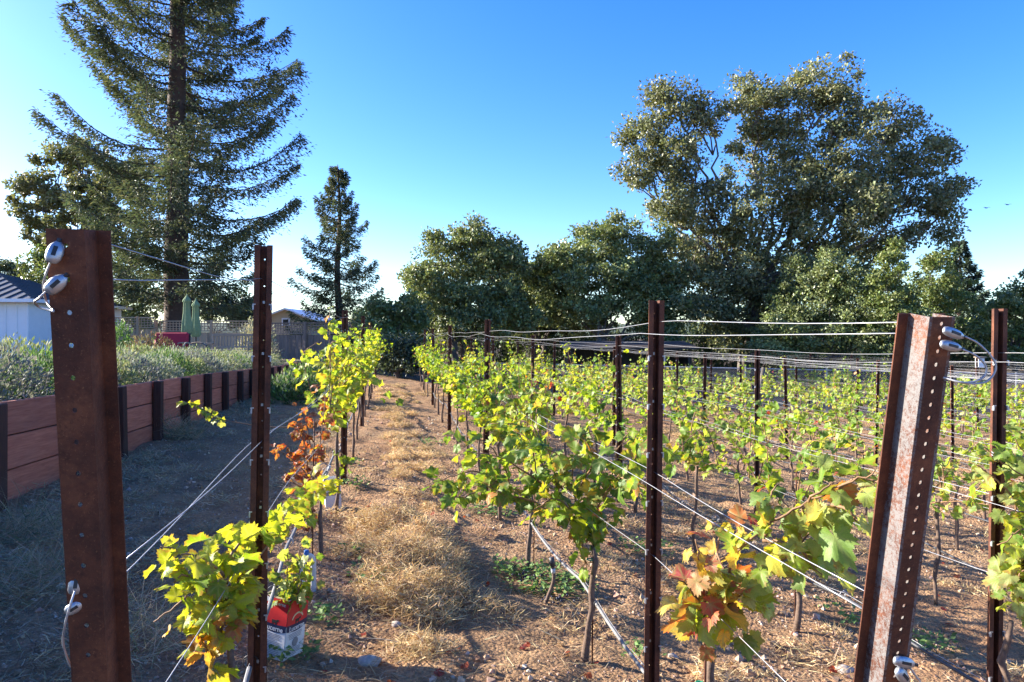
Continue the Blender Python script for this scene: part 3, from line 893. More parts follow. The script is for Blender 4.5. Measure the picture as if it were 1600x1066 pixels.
shoots = [[pix(915, 880, 3.6), pix(900, 820, 3.6), pix(850, 790, 3.75), pix(800, 760, 3.9), pix(745, 735, 4.0)],
          [pix(915, 850, 3.6), pix(930, 800, 3.5), pix(955, 760, 3.35), pix(985, 720, 3.15), pix(1020, 690, 3.0), pix(1035, 740, 2.95)],
          [pix(905, 810, 3.6), pix(890, 750, 3.6), pix(900, 690, 3.6), pix(930, 650, 3.6)],
          [pix(860, 790, 3.75), pix(840, 740, 3.7), pix(830, 690, 3.7), pix(800, 668, 3.75)],
          [pix(800, 765, 3.9), pix(780, 720, 3.8), pix(750, 690, 3.8), pix(700, 685, 3.85)],
          [pix(780, 760, 3.95), pix(740, 735, 3.8), pix(705, 745, 3.7), pix(668, 762, 3.6)],
          [pix(940, 780, 3.5), pix(960, 730, 3.4), pix(975, 690, 3.3), pix(990, 660, 3.3)],
          [pix(915, 820, 3.6), pix(870, 780, 3.5), pix(845, 790, 3.45), pix(820, 800, 3.4)],
          [pix(920, 830, 3.6), pix(940, 810, 3.55), pix(975, 790, 3.45)],
          [pix(880, 770, 3.65), pix(860, 710, 3.6), pix(860, 670, 3.55)],
          [pix(960, 740, 3.4), pix(1000, 760, 3.1), pix(1030, 770, 3.0)],
          [pix(850, 760, 3.7), pix(800, 720, 3.6), pix(760, 705, 3.5), pix(720, 700, 3.5)],
          [pix(870, 760, 3.7), pix(880, 720, 3.5), pix(845, 700, 3.4), pix(800, 705, 3.4)],
          [pix(900, 770, 3.6), pix(925, 720, 3.4), pix(910, 680, 3.4), pix(940, 665, 3.4)],
          [pix(840, 790, 3.7), pix(800, 780, 3.6), pix(770, 775, 3.6), pix(745, 760, 3.6)],
          [pix(780, 750, 3.95), pix(745, 765, 3.75), pix(715, 775, 3.65), pix(690, 770, 3.6)]]
vine(vlabel(2, 2, "full green grapevine spilling over the path"), b, shoots, 0.098, pal_mix(GREEN + LIME[1:2], AUTUMN[:2], 0.03), True, 0.62, 0.026, 0.03, 1)

# a red, withered vine and its green neighbour in the first row
b = rowpt(1, 4.75)
shoots = [[pix(487, 830, 4.75), pix(487, 770, 4.75), pix(480, 730, 4.7), pix(475, 690, 4.7), pix(473, 645, 4.7)],
          [pix(487, 760, 4.75), pix(470, 735, 4.6), pix(440, 710, 4.5), pix(415, 700, 4.4)],
          [pix(480, 720, 4.7), pix(465, 680, 4.6), pix(450, 660, 4.55)],
          [pix(487, 740, 4.75), pix(497, 700, 4.8), pix(503, 640, 4.9), pix(505, 600, 4.95)],
          [pix(484, 745, 4.75), pix(470, 760, 4.65), pix(450, 735, 4.5)],
          [pix(484, 700, 4.75), pix(480, 660, 4.75), pix(470, 640, 4.7)]]
vine(vlabel(1, 3, "withered grapevine with shrivelled rust-red leaves"), b, shoots, 0.072, pal_mix(RUSTY, AUTUMN[:1], 0.06), True, 0.6, 0.022, 0.02)
def pal_tall(P, T): 
    c = pick(LIME + GREEN[1:3], len(P)); k = rng.random(len(P)) < 0.03
    if k.any(): c[k] = pick(AUTUMN[:2], int(k.sum()))
    return c
b = rowpt(1, 6.1)
shoots = auto_shoots(1, 6.1, 8, 0.9, (0.4, 0.95), 0.6, 0.14)
shoots += [[b + [0, 0, .8], pix(500, 640, 6.0), pix(480, 600, 5.9), pix(470, 560, 5.8), pix(490, 540, 5.8)],
           [b + [0, 0, .6], b + [.1, 0, .45], b + [.12, -.1, .35]]]
vine(vlabel(1, 4, "tall yellow-green grapevine beside the third post"), b, shoots, 0.10, pal_tall, True, 0.8, 0.034, 0.02)
# a stray cane leaning out over the bare ground
b = pix(300, 628, 5.2)
# ---- row 3 close by on the right edge
b = rowpt(3, 2.75)
shoots = [[b + [0, 0, .8], pix(1590, 800, 2.8), pix(1560, 760, 2.75), pix(1520, 735, 2.7)],
          [b + [0, 0, .8], pix(1600, 780, 2.8), pix(1590, 740, 2.75), pix(1545, 700, 2.7)],
          [b + [0, 0, .8], pix(1610, 850, 2.75), pix(1585, 840, 2.7), pix(1560, 870, 2.7)],
          [b + [0, 0, .8], pix(1620, 820, 2.75), pix(1600, 800, 2.7), pix(1575, 805, 2.65)],
          [b + [0, 0, .8], pix(1620, 760, 2.75), pix(1605, 730, 2.7), pix(1580, 690, 2.65)],
          [b + [0, 0, .8], pix(1640, 760, 2.75), pix(1640, 700, 2.7), pix(1620, 660, 2.65)],
          [b + [0, 0, .8], pix(1620, 880, 2.75), pix(1595, 890, 2.7), pix(1580, 925, 2.7)]]
vine(vlabel(3, 1, "blue-green grapevine cut by the picture's edge"), b, shoots, 0.092, pal_mix(PALE + GREEN[:2], LIME, 0.3), True, 0.7, 0.032)

# ---- every other vine of every row
DESC = ["leafy green grapevine", "thin green grapevine", "yellow-green grapevine", "bushy grapevine"]
for r in range(1, NROW + 1):
    k = {1: 5, 2: 3, 3: 2}.get(r, 1)
    y = {1: 7.5, 2: 5.02, 3: 4.3}.get(r, 3.3 + 0.12 * r)
    while y < 24:
        p = rowpt(r, y)
        if visible(p, 120) and not (r > 3 and y < 4.2 and p[0] / p[1] > 0.78):
            near = y < 6.4
            dens = 14 if r < 3 else int(rng.integers(4, 10))
            if rng.random() < 0.14 and r > 2: dens = 4
            if r > 2 and rng.random() < 0.07: y += 1.4; continue
            vig = rng.uniform(0.65, 1.3)
            up = (0.25 * vig, 0.72 * vig) if r > 1 else (0.45, 0.95)
            zc = 0.84
            sh = auto_shoots(r, y, dens, zc, up, 0.58, 0.145 if r > 1 else 0.14)
            if rng.random() < 0.35:
                q_ = p + RD * rng.uniform(-.5, .5) + [0, 0, .9]; sh.append([q_, q_ + [0.02, 0, .45], q_ + RP * rng.normal() * .1 + [0, 0, .75 + .2 * rng.random()]])
            yel = float(vnoise(np.array(r * 0.9), np.array(y * 0.4), 3))
            if r == 1: pal = pal_mix(LIME + GREEN[1:3], AUTUMN[:1], 0.03)
            elif yel > 0.62: pal = pal_mix(LIME + PALE, AUTUMN, 0.06)
            elif r > 3: pal = pal_mix(PALE + GREEN[1:3] + LIME[1:2], AUTUMN, 0.035)
            else: pal = pal_mix(GREEN + LIME[:2], AUTUMN, 0.025)
            d = "sparse grapevine" if dens == 4 else DESC[0 if r < 3 else (2 if yel > .62 else 3)]
            vine(vlabel(r, k, d), p, sh, 0.090 if near else 0.094, pal, near, 0.78, 0.036 if near else 0.033, 0.03)
            k += 1
        y += 1.4 + 0.05 * rng.normal()
print("objects after vines", len(bpy.data.objects))

# thin training stakes beside the nearest vines
for r, y, lab in ((1, 2.95, "thin rusty stake between the first slim post and the printed carton"),
                  (1, 4.70, "thin stake beside the withered red vine"), (2, 2.30, "thin stake beside the sparse red and yellow vine"),
                  (2, 3.58, "thin stake beside the full green vine over the path"), (2, 5.05, "thin stake of the third vine along the second row"),
                  (3, 4.35, "thin stake of the second vine along the third row")):
    p = rowpt(r, y) + RP * (0.035 if r > 1 else -0.04); h = 1.0 if (r, y) != (1, 2.95) else 1.22
    s = thing("training_stake", lab, "stake", p, "thin steel training stakes")
    MB().tube([(0, 0, -.05), (0.004, 0, h * .5), (0.012, 0.004, h)], 0.0045, 6).build("rod", M["rust"], s, True)
    z = 0.55
    a = np.linspace(0, 2 * math.pi, 9)
    MB().tube(np.stack([0.016 * np.cos(a) - 0.012, 0.016 * np.sin(a), np.full(9, z)], -1), 0.004, 5).build("tie_tape", M["green_tie"], s, True)

# ------------------------------------------------------------------ the stray leafy cane over the bare strip
b = np.array([*pix(300, 640, 5.6)[:2], 0.0]); b[2] = float(gz(b[0], b[1]))
t = thing("grape_cane", "single leafy lime cane reaching out toward the retaining wall", "vine cane", pix(345, 655, 5.7))
cb = np.array(t.location)
path = curve([rowpt(1, 5.9, 0.86), pix(440, 668, 5.8), pix(345, 655, 5.7), pix(315, 638, 5.65), pix(283, 626, 5.6)], 6)
MB().tube(path - cb, np.linspace(0.005, 0.002, len(path)), 5).build("cane", M["cane"], t, True)
P, D, T = shoot_samples(path, 0.03)
sel = (800 + F * P[:, 0] / P[:, 1]) < 352; P, D, T = P[sel], D[sel], T[sel]
P = np.repeat(P, 2, 0); D = np.repeat(D, 2, 0)
tip, nor = leaf_frames(P, D, np.where(np.arange(len(P)) % 2, 1, -1) * 1.0); sz = 0.075 * rng.uniform(.6, 1.1, len(P)); col = pick(LIME + PALE[:2], len(P)); R = axes(tip, nor)
for k in range(len(P)):
    o = link("leaf", LEAF_ME[k % 9], t); m = np.eye(4); m[:3, :3] = R[k] * sz[k]; m[:3, 3] = P[k] + tip[k] * sz[k] * .4 - cb; o.matrix_basis = Matrix(m.tolist()); o.color = (*col[k], 1)

# ------------------------------------------------------------------ printed milk cartons used as plant guards
def text_mesh(body, size, mat, name="lettering", bold=0.0):
    cu = bpy.data.curves.new("txt", 'FONT'); cu.body = body; cu.size = size; cu.align_x = 'CENTER'; cu.align_y = 'CENTER'; cu.offset = bold; cu.extrude = 0.0003
    to = bpy.data.objects.new("txt", cu); COL.objects.link(to)
    bpy.context.view_layer.update()
    me = bpy.data.meshes.new_from_object(to.evaluated_get(bpy.context.evaluated_depsgraph_get()))
    bpy.data.objects.remove(to); bpy.data.curves.remove(cu)
    me.name = name; me.materials.clear(); me.materials.append(mat)
    return me

W, HT = 0.148, 0.300
cpos = np.array([-1.150, 3.40, 0.0]); cpos[2] = float(ground_z(cpos[0], cpos[1])) - 0.012
carton = thing("milk_carton", "red, navy and white printed carton guarding a young vine, tilted in the dirt", "carton", cpos)
carton.rotation_euler = (math.radians(-3), math.radians(5), math.radians(-22))
hw = W / 2
for a, nm in ((0, "panel"), (90, "panel"), (180, "panel"), (270, "panel")):
    p = link("panel", MB().box((0, -hw + 0.0015, HT / 2), (W - 0.0062, 0.003, HT)).mesh("panel", M["paper"]), carton); p.rotation_euler = (0, 0, math.radians(a))
    f = -hw - 0.0012
    MB().box((0, f, HT * 0.785), (W - 0.001, 0.002, HT * 0.42)).build("red_band", M["cred"], p)
    # navy band with a sagging lower edge
    xs_ = np.linspace(-hw + .0006, hw - .0006, 9); lo = HT * (0.50 - 0.05 * np.cos(xs_ / hw * 1.4)); hi = HT * (0.60 - 0.025 * np.cos(xs_ / hw * 1.4))
    v = np.concatenate([np.stack([xs_, np.full(9, f - .0014), lo], -1), np.stack([xs_, np.full(9, f - .0014), hi], -1)])
    v2 = v + [0, .0024, 0]
    nb = MB().add(v, [[k, k + 1, 10 + k, 9 + k] for k in range(8)])
    nb.build("navy_band", M["cnavy"], p)
    if a in (0, 270, 90, 180):
        def put(me, x, z, dy=-.0024):
            o = link(me.name, me, p, (x, f + dy, z)); o.rotation_euler = (math.radians(90), 0, 0); return o
        put(text_mesh("Lucerne", 0.034, M["paper"], bold=0.0006), 0, HT * 0.512)
        if a == 90 or a == 0:
            put(text_mesh("Lucerne", 0.024, M["paper"]), 0.02, HT * 0.92)
        # little dark cow on the red field
        cow = MB().box((0, 0, 0), (0.030, 0.0012, 0.014)).box((0.019, 0, 0.006), (0.012, 0.0012, 0.010))
        for lx in (-.012, -.006, .007, .012): cow.box((lx, 0, -0.011), (0.003, 0.0012, 0.010))
        cow.build("cow_print", M["black"], p, loc=(0.0, f - .0012, HT * 0.625))
        if a == 90:
            arc = [(0.036 * math.cos(q_), 0, 0.030 * math.sin(q_)) for q_ in np.radians(np.linspace(15, 165, 14))]
            v = []; 
            for (x, y, z) in arc: v += [(x, 0, z), (x * 1.22, 0, z * 1.3)]
            MB().add(v, [[2 * k, 2 * k + 1, 2 * k + 3, 2 * k + 2] for k in range(13)]).build("arched_ribbon", M["cinner"], p, loc=(0.0, f - .0016, HT * 0.63))
            MB().lathe([(0, 0), (0.022, 0.0), (0.022, 0.0006), (0, 0.0006)], (0, 0, 0), 14).build("seal_print", M["ink"], p, loc=(0.0, f - .0004, HT * 0.27)).rotation_euler = (math.radians(90), 0, 0)
        ln = MB(); zz = HT * 0.42
        for q_ in range(15):
            if a == 90 and 4 <= q_ <= 8: zz -= 0.0075; continue
            w_ = W * (0.66 if q_ not in (4, 9, 14) else 0.3) * rng.uniform(.85, 1); ln.box((-0.004, f - .0004, zz), (w_, 0.0008, 0.0028)); zz -= 0.0075
        ln.build("small_print", M["ink"], p)
    if a == 0:
        MB().box((-0.045, f - .0012, HT * 0.955), (0.045, 0.001, 0.022)).build("tear_patch", M["paper"], p)
MB().box((0, 0, HT * 0.8), (W * 0.93, W * 0.93, 0.002)).build("soil_fill", M["soil"], carton)
rimm = MB()
for s in (-1, 1):
    rimm.box((0, s * (hw - 0.001), HT + 0.002), (W, 0.006, 0.005)); rimm.box((s * (hw - .001), 0, HT + 0.002), (0.0059, W - .014, 0.0049))
rimm.build("torn_rim", M["cinner"], carton)

c2p = np.array([-1.655, 6.32, 0.0]); c2p[2] = float(ground_z(c2p[0], c2p[1])) - 0.01
c2 = thing("milk_carton", "faded grey carton guard at the foot of the tall yellow-green vine", "carton", c2p); c2.rotation_euler = (0.03, -0.05, 0.35)
for a in (0, 90, 180, 270):
    p = link("panel", MB().box((0, -.07 + .0015, .14), (0.1338, 0.003, 0.28)).mesh("panel", M["paper"]), c2); p.rotation_euler = (0, 0, math.radians(a))
    MB().box((0, -.0712, .15), (0.138, 0.0015, 0.03)).build("dark_band", M["ink"], p)

# young vine growing out of the printed carton
sb = cpos + [0.006, 0, HT * 0.8]
shoots = [[sb, pix(455, 925, 3.4), pix(462, 900, 3.4), pix(460, 868, 3.38)], [sb, pix(452, 925, 3.38), pix(444, 912, 3.34), pix(438, 905, 3.3)],
          [sb, pix(464, 922, 3.36), pix(474, 905, 3.34), pix(480, 898, 3.34)], [sb, pix(458, 910, 3.36), pix(468, 885, 3.36), pix(466, 862, 3.36)], [sb, pix(450, 920, 3.36), pix(452, 890, 3.36), pix(455, 872, 3.36)]]
vine("small sprouting young vine inside the printed carton", sb, shoots, 0.070, pal_mix(GREEN[1:3] + PALE, LIME, 0.2), True, spacing=0.012, trunk=False, keep=lambda u, v: v < 950)

# plastic riser pipe with a blue cap
pp = np.array([-1.232, 4.08, 0.0]); pp[2] = float(ground_z(pp[0], pp[1]))
pv = thing("riser_pipe", "grey plastic irrigation pipe bent over with a blue cap", "pipe", pp)
MB().tube(curve([(-.022, 0, -.05), (-.022, 0, .13), (-.022, 0, .22), (-0.012, 0.01, .262), (0.012, 0.03, .268), (0.03, 0.045, .24), (0.032, 0.05, .15), (0.032, 0.05, -.04)], 5) - [0, 0, .05], 0.0165, 12).build("tube", M["pvc"], pv, True)
MB().tube([(-.022, 0, .10), (-.022, 0, .135)], 0.0205, 12).build("socket", M["pvc"], pv, True)
MB().tube([(-.002, .02, .212), (-.002, .02, .255)], [0.016, 0.0145], 10).build("cap", M["blue"], pv, True)
# bent brown riser under the second row
rp = np.array([0.235, 4.43, 0.0]); rp[2] = float(ground_z(rp[0], rp[1]))
rs = thing("irrigation_riser", "short bent brown hose rising to the second row's drip line", "hose", rp)
MB().tube(curve([(-.03, 0, -.04), (0.0, 0, .05), (0.035, 0, .15), (0.03, 0.0, .25)], 6), 0.0125, 9).build("hose", M["vinebark"], rs, True)
MB().tube([(0.03, 0, .245), (0.022, 0, .30)], 0.017, 9).build("coupling", M["hose"], rs, True)
MB().tube([(0.034, 0, .20), (0.031, 0, .23)], 0.0145, 9).build("pale_sleeve", M["pvc"], rs, True)
# pale hose end beside the faded carton
q0 = pix(516, 728, 6.0); he = thing("hose_end", "pale hose end cut upright beside the faded carton", "hose", q0)
MB().tube(curve([(0, 0, 0), (-0.035, 0, -.08), (-.06, -.02, -.16)], 5), 0.012, 9).build("hose", M["pvc"], he, True)
a = np.linspace(0.5, 5.4, 20)
MB().tube(np.stack([-0.06 + 0.055 * np.cos(a), 0 * a, -0.05 + 0.07 * np.sin(a)], -1), 0.0035, 5).build("loop", M["greyhose"], he, True)

# ------------------------------------------------------------------ planted edge of the terrace: individual shrubs
def shrub(label, base, rx, ry, h, cols, n, blade, group, upr=0.6):
    t = thing("garden_shrub", label, "shrub", base, group)
    u = rng.random(n); ph = rng.uniform(0, 2 * math.pi, n); ct = rng.uniform(0.0, 1, n)
    rr = 0.55 + 0.45 * u ** 0.5
    bumpf = 0.8 + 0.45 * vnoise(ph * 2.2, ct * 5, int(n))
    st = np.sqrt(1 - ct ** 2)
    P = np.stack([rx * st * np.cos(ph), ry * st * np.sin(ph), h * ct], -1) * (rr * bumpf)[:, None]
    outw = nrm(P / np.array([rx, ry, h]))
    tip = nrm(outw * 0.7 + np.array([0, 0, upr]) + rng.normal(size=(n, 3)) * 0.45)
    nor = nrm(rng.normal(size=(n, 3)) + np.array([0, 0, 0.5]))
    tvx = np.array([[0, 0, 0], [.45, .16, .03], [1, 0, 0], [.45, -.16, .03]]); tfx = np.array([[0, 1, 2], [0, 2, 3]])
    mb = MB(); c = pick(cols, n)
    batch(mb, tvx, tfx, axes(tip, nor), blade * rng.uniform(.6, 1.3, n), P, c)
    o = mb.build("foliage", M["shrub"], t); o["kind"] = "stuff"
    sm = MB()
    for k in range(14):
        e = P[rng.integers(n)]; sm.tube([(0, 0, -.04), e * 0.5 + rng.normal(size=3) * .02, e * 0.95], [0.008, 0.005, 0.002], 4)
    sm.build("stem", M["bark"], t)
    return t
SILVER = [(0.24, 0.28, 0.21), (0.19, 0.23, 0.18), (0.30, 0.34, 0.26)]
PURPLE = [(0.17, 0.19, 0.18), (0.19, 0.19, 0.20), (0.14, 0.18, 0.14)]
OLIVE = [(0.18, 0.225, 0.10), (0.25, 0.285, 0.15), (0.13, 0.175, 0.075), (0.31, 0.325, 0.19)]
DEEP = [(0.07, 0.14, 0.05), (0.10, 0.18, 0.055), (0.14, 0.22, 0.07)]
kinds = [("silvery lavender shrub", SILVER), ("purple-grey sage shrub", PURPLE), ("olive flowering shrub", OLIVE), ("dark green trailing shrub", DEEP)]
seq_front = [1, 0, 1, 0, 1, 1, 1, 3, 1, 2, 1, 0, 3, 2, 1, 0, 2, 1, 3, 0, 2, 1, 0, 2]
seq_back = [0, 2, 0, 2, 0, 3, 2, 2, 2, 2, 2, 0, 2, 2, 2, 0, 2, 2]
for k, y in enumerate(np.arange(1.4, 21.5, 0.86)):
    kd = kinds[seq_front[k % len(seq_front)]]
    p = np.array([WX0 + KX * y - 0.66 + 0.05 * rng.normal(), y, float(terrace_z(y)) - 0.03])
    hh = 0.42 + 0.06 * rng.normal() + (0.34 if y < 5.8 else 0)  # extra height on the unseen near shrubs, added to shade the first row
    shrub("%s, %s along the front edge of the retaining wall" % (kd[0], ORD[k + 1]), p, 0.52, 0.56, hh, kd[1], 2300 if y < 14 else 1300, 0.062, "shrubs along the top of the retaining wall")
for k, y in enumerate(np.arange(1.8, 21.5, 1.12)):
    kd = kinds[seq_back[k % len(seq_back)]]
    p = np.array([WX0 + KX * y - 1.5 + 0.08 * rng.normal(), y, float(terrace_z(y)) - 0.03])
    hh = 0.58 + 0.07 * rng.normal() + (0.40 if y < 5.8 else 0) - (0.10 if y > 13 else 0)  # unseen near ones raised as well, for the shade they throw
    shrub("%s, %s along the back of the raised bed" % (kd[0], ORD[k + 1]), p, 0.68, 0.70, hh, kd[1], 2000, 0.075, "shrubs deeper in the raised bed", 0.9)
# trailing green sprigs over the boards
# ------------------------------------------------------------------ trees
LEAF4 = np.array([[0, 0, 0], [.5, .30, .06], [1, 0, 0], [.5, -.30, .06]]); LEAF4F = np.array([[0, 1, 2], [0, 2, 3]])
def limb(mb, a, b, r0, r1, sag=0.0, n=7, sides=7):
    t = np.linspace(0, 1, n)[:, None]; p = a * (1 - t) + b * t
    w = np.linalg.norm(b - a) * 0.06
    p[1:-1] += rng.normal(size=(n - 2, 3)) * w * 0.6
    p[:, 2] -= sag * np.sin(t[:, 0] * math.pi)
    mb.tube(p, np.linspace(r0, r1, n), sides)

def oak_tree(name, label, cat, base_px, D, ground, blobs, leaves, leaf, cols, trunk_r, barkm, fork=0.35, dense=0.5, group=None, stems=1):
    bp = pix(base_px, HZ, D); base = np.array([bp[0], D, ground])
    t = thing(name, label, cat, base, group)
    B = [(pix(x, y, D) + np.array([0, rng.uniform(-.55, .55) * max(rx, ry) / F * D * 1.2, 0]), rx / F * D, ry / F * D) for x, y, rx, ry in blobs]
    mid_ = np.mean([b_[0] for b_ in B], 0)
    for c, rx, ry in list(B):
        for _ in range(2):
            d = nrm(nrm(c - mid_) * 0.8 + rng.normal(size=3) * 0.6)
            B.append((c + d * np.array([rx, rx, ry]) * rng.uniform(.85, 1.15), rx * rng.uniform(.22, .42), ry * rng.uniform(.22, .42), c))
    wood = MB()
    cen = np.mean([b_[0] for b_ in B], 0); top = max(b_[0][2] for b_ in B)
    forks = []
    for s in range(stems):
        off = np.array([rng.normal() * 0.5, rng.normal() * 0.5, 0]) * (s > 0) * 1.5
        fk = base + off + (cen - base) * fork * np.array([1, 1, 1]) + np.array([rng.normal() * .3, rng.normal() * .3, 0])
        limb(wood, base + off - [0, 0, .3], fk, trunk_r, trunk_r * .7, n=9, sides=10); forks.append(fk)
    for c, rx, ry, *par in B:
        if par:
            limb(wood, par[0], c, trunk_r * .07, trunk_r * .025, n=4, sides=5); continue
        fk = forks[rng.integers(len(forks))]
        mid = fk * 0.5 + c * 0.5 + np.array([0, 0, -0.1 * np.linalg.norm(c - fk)]) + rng.normal(size=3) * .2
        limb(wood, fk, mid, trunk_r * .34, trunk_r * .20); limb(wood, mid, c, trunk_r * .20, trunk_r * .07)
        for _ in range(4):
            e = c + nrm(rng.normal(size=3)) * np.array([rx, rx, ry]) * 0.8
            limb(wood, mid * .35 + c * .65, e, trunk_r * .11, trunk_r * .03, n=5, sides=5)
    wood.build("trunk", barkm, t, True, Vector(-base))
    area = np.array([(b_[1] * b_[2]) ** 0.85 for b_ in B]); cnt = (leaves * area / area.sum()).astype(int)
    mb = MB()
    for (c, rx, ry, *_), n in zip(B, cnt):
        m = max(8, int(n / 100))
        dirs = nrm(rng.normal(size=(m, 3))); rad = rng.uniform(0.2, 1.0, m) ** 0.6 + 0.34 * rng.random(m) ** 3
        cc = c + dirs * rad[:, None] * np.array([rx, rx, ry])
        w = rng.integers(0, m, n)
        sp = dense * (0.40 + 0.85 * rng.random(m))
        P = cc[w] + nrm(rng.normal(size=(n, 3))) * (rng.random(n) ** 0.45 * sp[w])[:, None] * np.array([1, 1, .7])
        outw = nrm(P - c)
        tip = nrm(rng.normal(size=(n, 3)) + outw * 0.5 + np.array([0, 0, -.1]))
        nor = nrm(rng.normal(size=(n, 3)) * 0.8 + outw * 0.5 + np.array([0, 0, 0.5]))
        tone = rng.uniform(0.75, 1.3, m)
        col = pick(cols, n) * tone[w][:, None]
        batch(mb, LEAF4, LEAF4F, axes(tip, nor), leaf * 0.86 * rng.uniform(.6, 1.35, n), P - base, col)
    o = mb.build("crown", M["oak"], t)
    return t

OAK = [(0.15, 0.17, 0.074), (0.19, 0.205, 0.095), (0.125, 0.142, 0.064), (0.245, 0.25, 0.13)]
OAKL = [(0.17, 0.21, 0.08), (0.21, 0.245, 0.10), (0.14, 0.18, 0.07)]
LITE = [(0.15, 0.19, 0.055), (0.11, 0.16, 0.045), (0.19, 0.22, 0.07)]
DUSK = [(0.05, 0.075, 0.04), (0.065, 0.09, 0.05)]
big = [(1060, 160, 46, 32), (1012, 218, 34, 36), (998, 272, 24, 28), (1062, 238, 46, 38), (1104, 178, 30, 32), (1182, 148, 46, 32), (1290, 130, 50, 28), (1240, 168, 56, 42),
       (1312, 180, 34, 38), (1200, 232, 64, 46), (1285, 248, 64, 46), (1412, 186, 32, 34), (1442, 236, 34, 40), (1432, 306, 44, 38), (1368, 258, 44, 38), (1452, 348, 26, 32),
       (1100, 306, 54, 44), (1180, 338, 72, 46), (1290, 338, 74, 46), (1382, 362, 54, 42), (1050, 330, 40, 26), (1112, 392, 50, 46), (1205, 430, 72, 50), (1095, 470, 56, 46), (1300, 415, 64, 46), (1160, 500, 60, 40), (1150, 415, 56, 44), (1235, 480, 64, 40), (1055, 415, 48, 40), (1240, 300, 60, 40), (1350, 310, 44, 36)]
oak_tree("oak_tree", "huge spreading valley oak, tallest tree on the vineyard side", "oak tree", 1165, 46, -0.7, big, 130000, 0.27, OAK, 0.55, M["palebark"], 0.42, 1.0)
oak_tree("oak_tree", "rounded dark oak standing alone past the end of the path", "oak tree", 735, 42, -0.4,
         [(735, 408, 56, 50), (690, 440, 44, 46), (772, 432, 42, 52), (712, 482, 62, 42), (768, 488, 56, 40), (650, 440, 14, 12), (735, 372, 32, 20), (788, 396, 18, 20), (682, 385, 20, 16), (660, 475, 24, 34), (655, 510, 30, 24)],
         46000, 0.235, OAKL + OAK[:1], 0.28, M["bark"], 0.3, 0.75, stems=3)
oak_tree("oak_tree", "hazy grey-green oak glimpsed in the gap between two rounded oaks", "oak tree", 815, 52, -0.5,
         [(805, 425, 26, 30), (832, 455, 34, 34), (812, 490, 44, 40), (845, 500, 34, 34), (855, 430, 26, 30)], 15000, 0.31, DUSK, 0.2, M["bark"], 0.3, 0.8)
oak_tree("oak_tree", "rounded live oak with several pale stems left of the huge oak", "oak tree", 945, 44, -0.5,
         [(935, 382, 48, 30), (892, 412, 40, 34), (962, 415, 54, 52), (1002, 392, 42, 44), (920, 455, 56, 40), (990, 462, 56, 44), (868, 445, 26, 34), (1030, 440, 40, 50), (1035, 500, 40, 36), (885, 490, 36, 26)],
         50000, 0.245, OAKL, 0.26, M["palebark"], 0.35, 0.75, stems=4)
oak_tree("oak_tree", "broad grey-green oak filling the belt between the two rounded oaks", "oak tree", 850, 47, -0.5,
         [(800, 452, 36, 28), (838, 440, 34, 28), (872, 462, 40, 34), (884, 428, 24, 24), (830, 490, 50, 28), (900, 500, 50, 24)], 22000, 0.25, OAKL, 0.24, M["bark"], 0.3, 0.75, stems=2)
oak_tree("bay_tree", "dense mid green tree in front of the huge oak's trunk", "tree", 1290, 40, -0.7,
         [(1285, 462, 66, 50), (1340, 475, 60, 50), (1250, 515, 62, 40), (1330, 520, 66, 36), (1390, 500, 44, 44), (1300, 430, 40, 30), (1218, 535, 40, 26)], 44000, 0.20, OAKL, 0.2, M["bark"], 0.3, 0.7, stems=3)
oak_tree("young_tree", "feathery light green tree under the huge oak's outer boughs", "tree", 1400, 37, -0.7,
         [(1398, 420, 22, 26), (1385, 452, 30, 30), (1405, 480, 34, 34), (1400, 520, 40, 30), (1402, 392, 9, 16)], 14000, 0.19, LITE, 0.11, M["bark"], 0.3, 0.4)
oak_tree("oak_tree", "yellowish oak just left of the distant conifer", "oak tree", 1450, 54, -0.7,
         [(1445, 430, 34, 30), (1470, 460, 34, 34), (1430, 480, 40, 34), (1480, 500, 40, 34)], 14000, 0.26, LITE, 0.22, M["bark"], 0.3, 0.7)
oak_tree("oak_tree", "sunlit oak low behind the picture's edge past the last slim post", "oak tree", 1590, 42, -0.7,
         [(1590, 478, 34, 28), (1565, 505, 34, 30), (1620, 490, 40, 40), (1600, 530, 50, 26), (1640, 450, 40, 40)], 16000, 0.24, LITE + OAKL, 0.2, M["bark"], 0.3, 0.6)
oak_tree("oak_tree", "open-crowned oak behind the broad rusty end post", "oak tree", 105, 40, 0.7,
         [(92, 258, 28, 24), (62, 300, 32, 30), (52, 330, 26, 20), (135, 245, 26, 16), (148, 285, 44, 38), (108, 325, 48, 36), (175, 320, 46, 44), (200, 275, 26, 26), (140, 370, 50, 36), (70, 370, 24, 22)], 26000, 0.26, OAK, 0.28, M["palebark"], 0.4, 0.55)
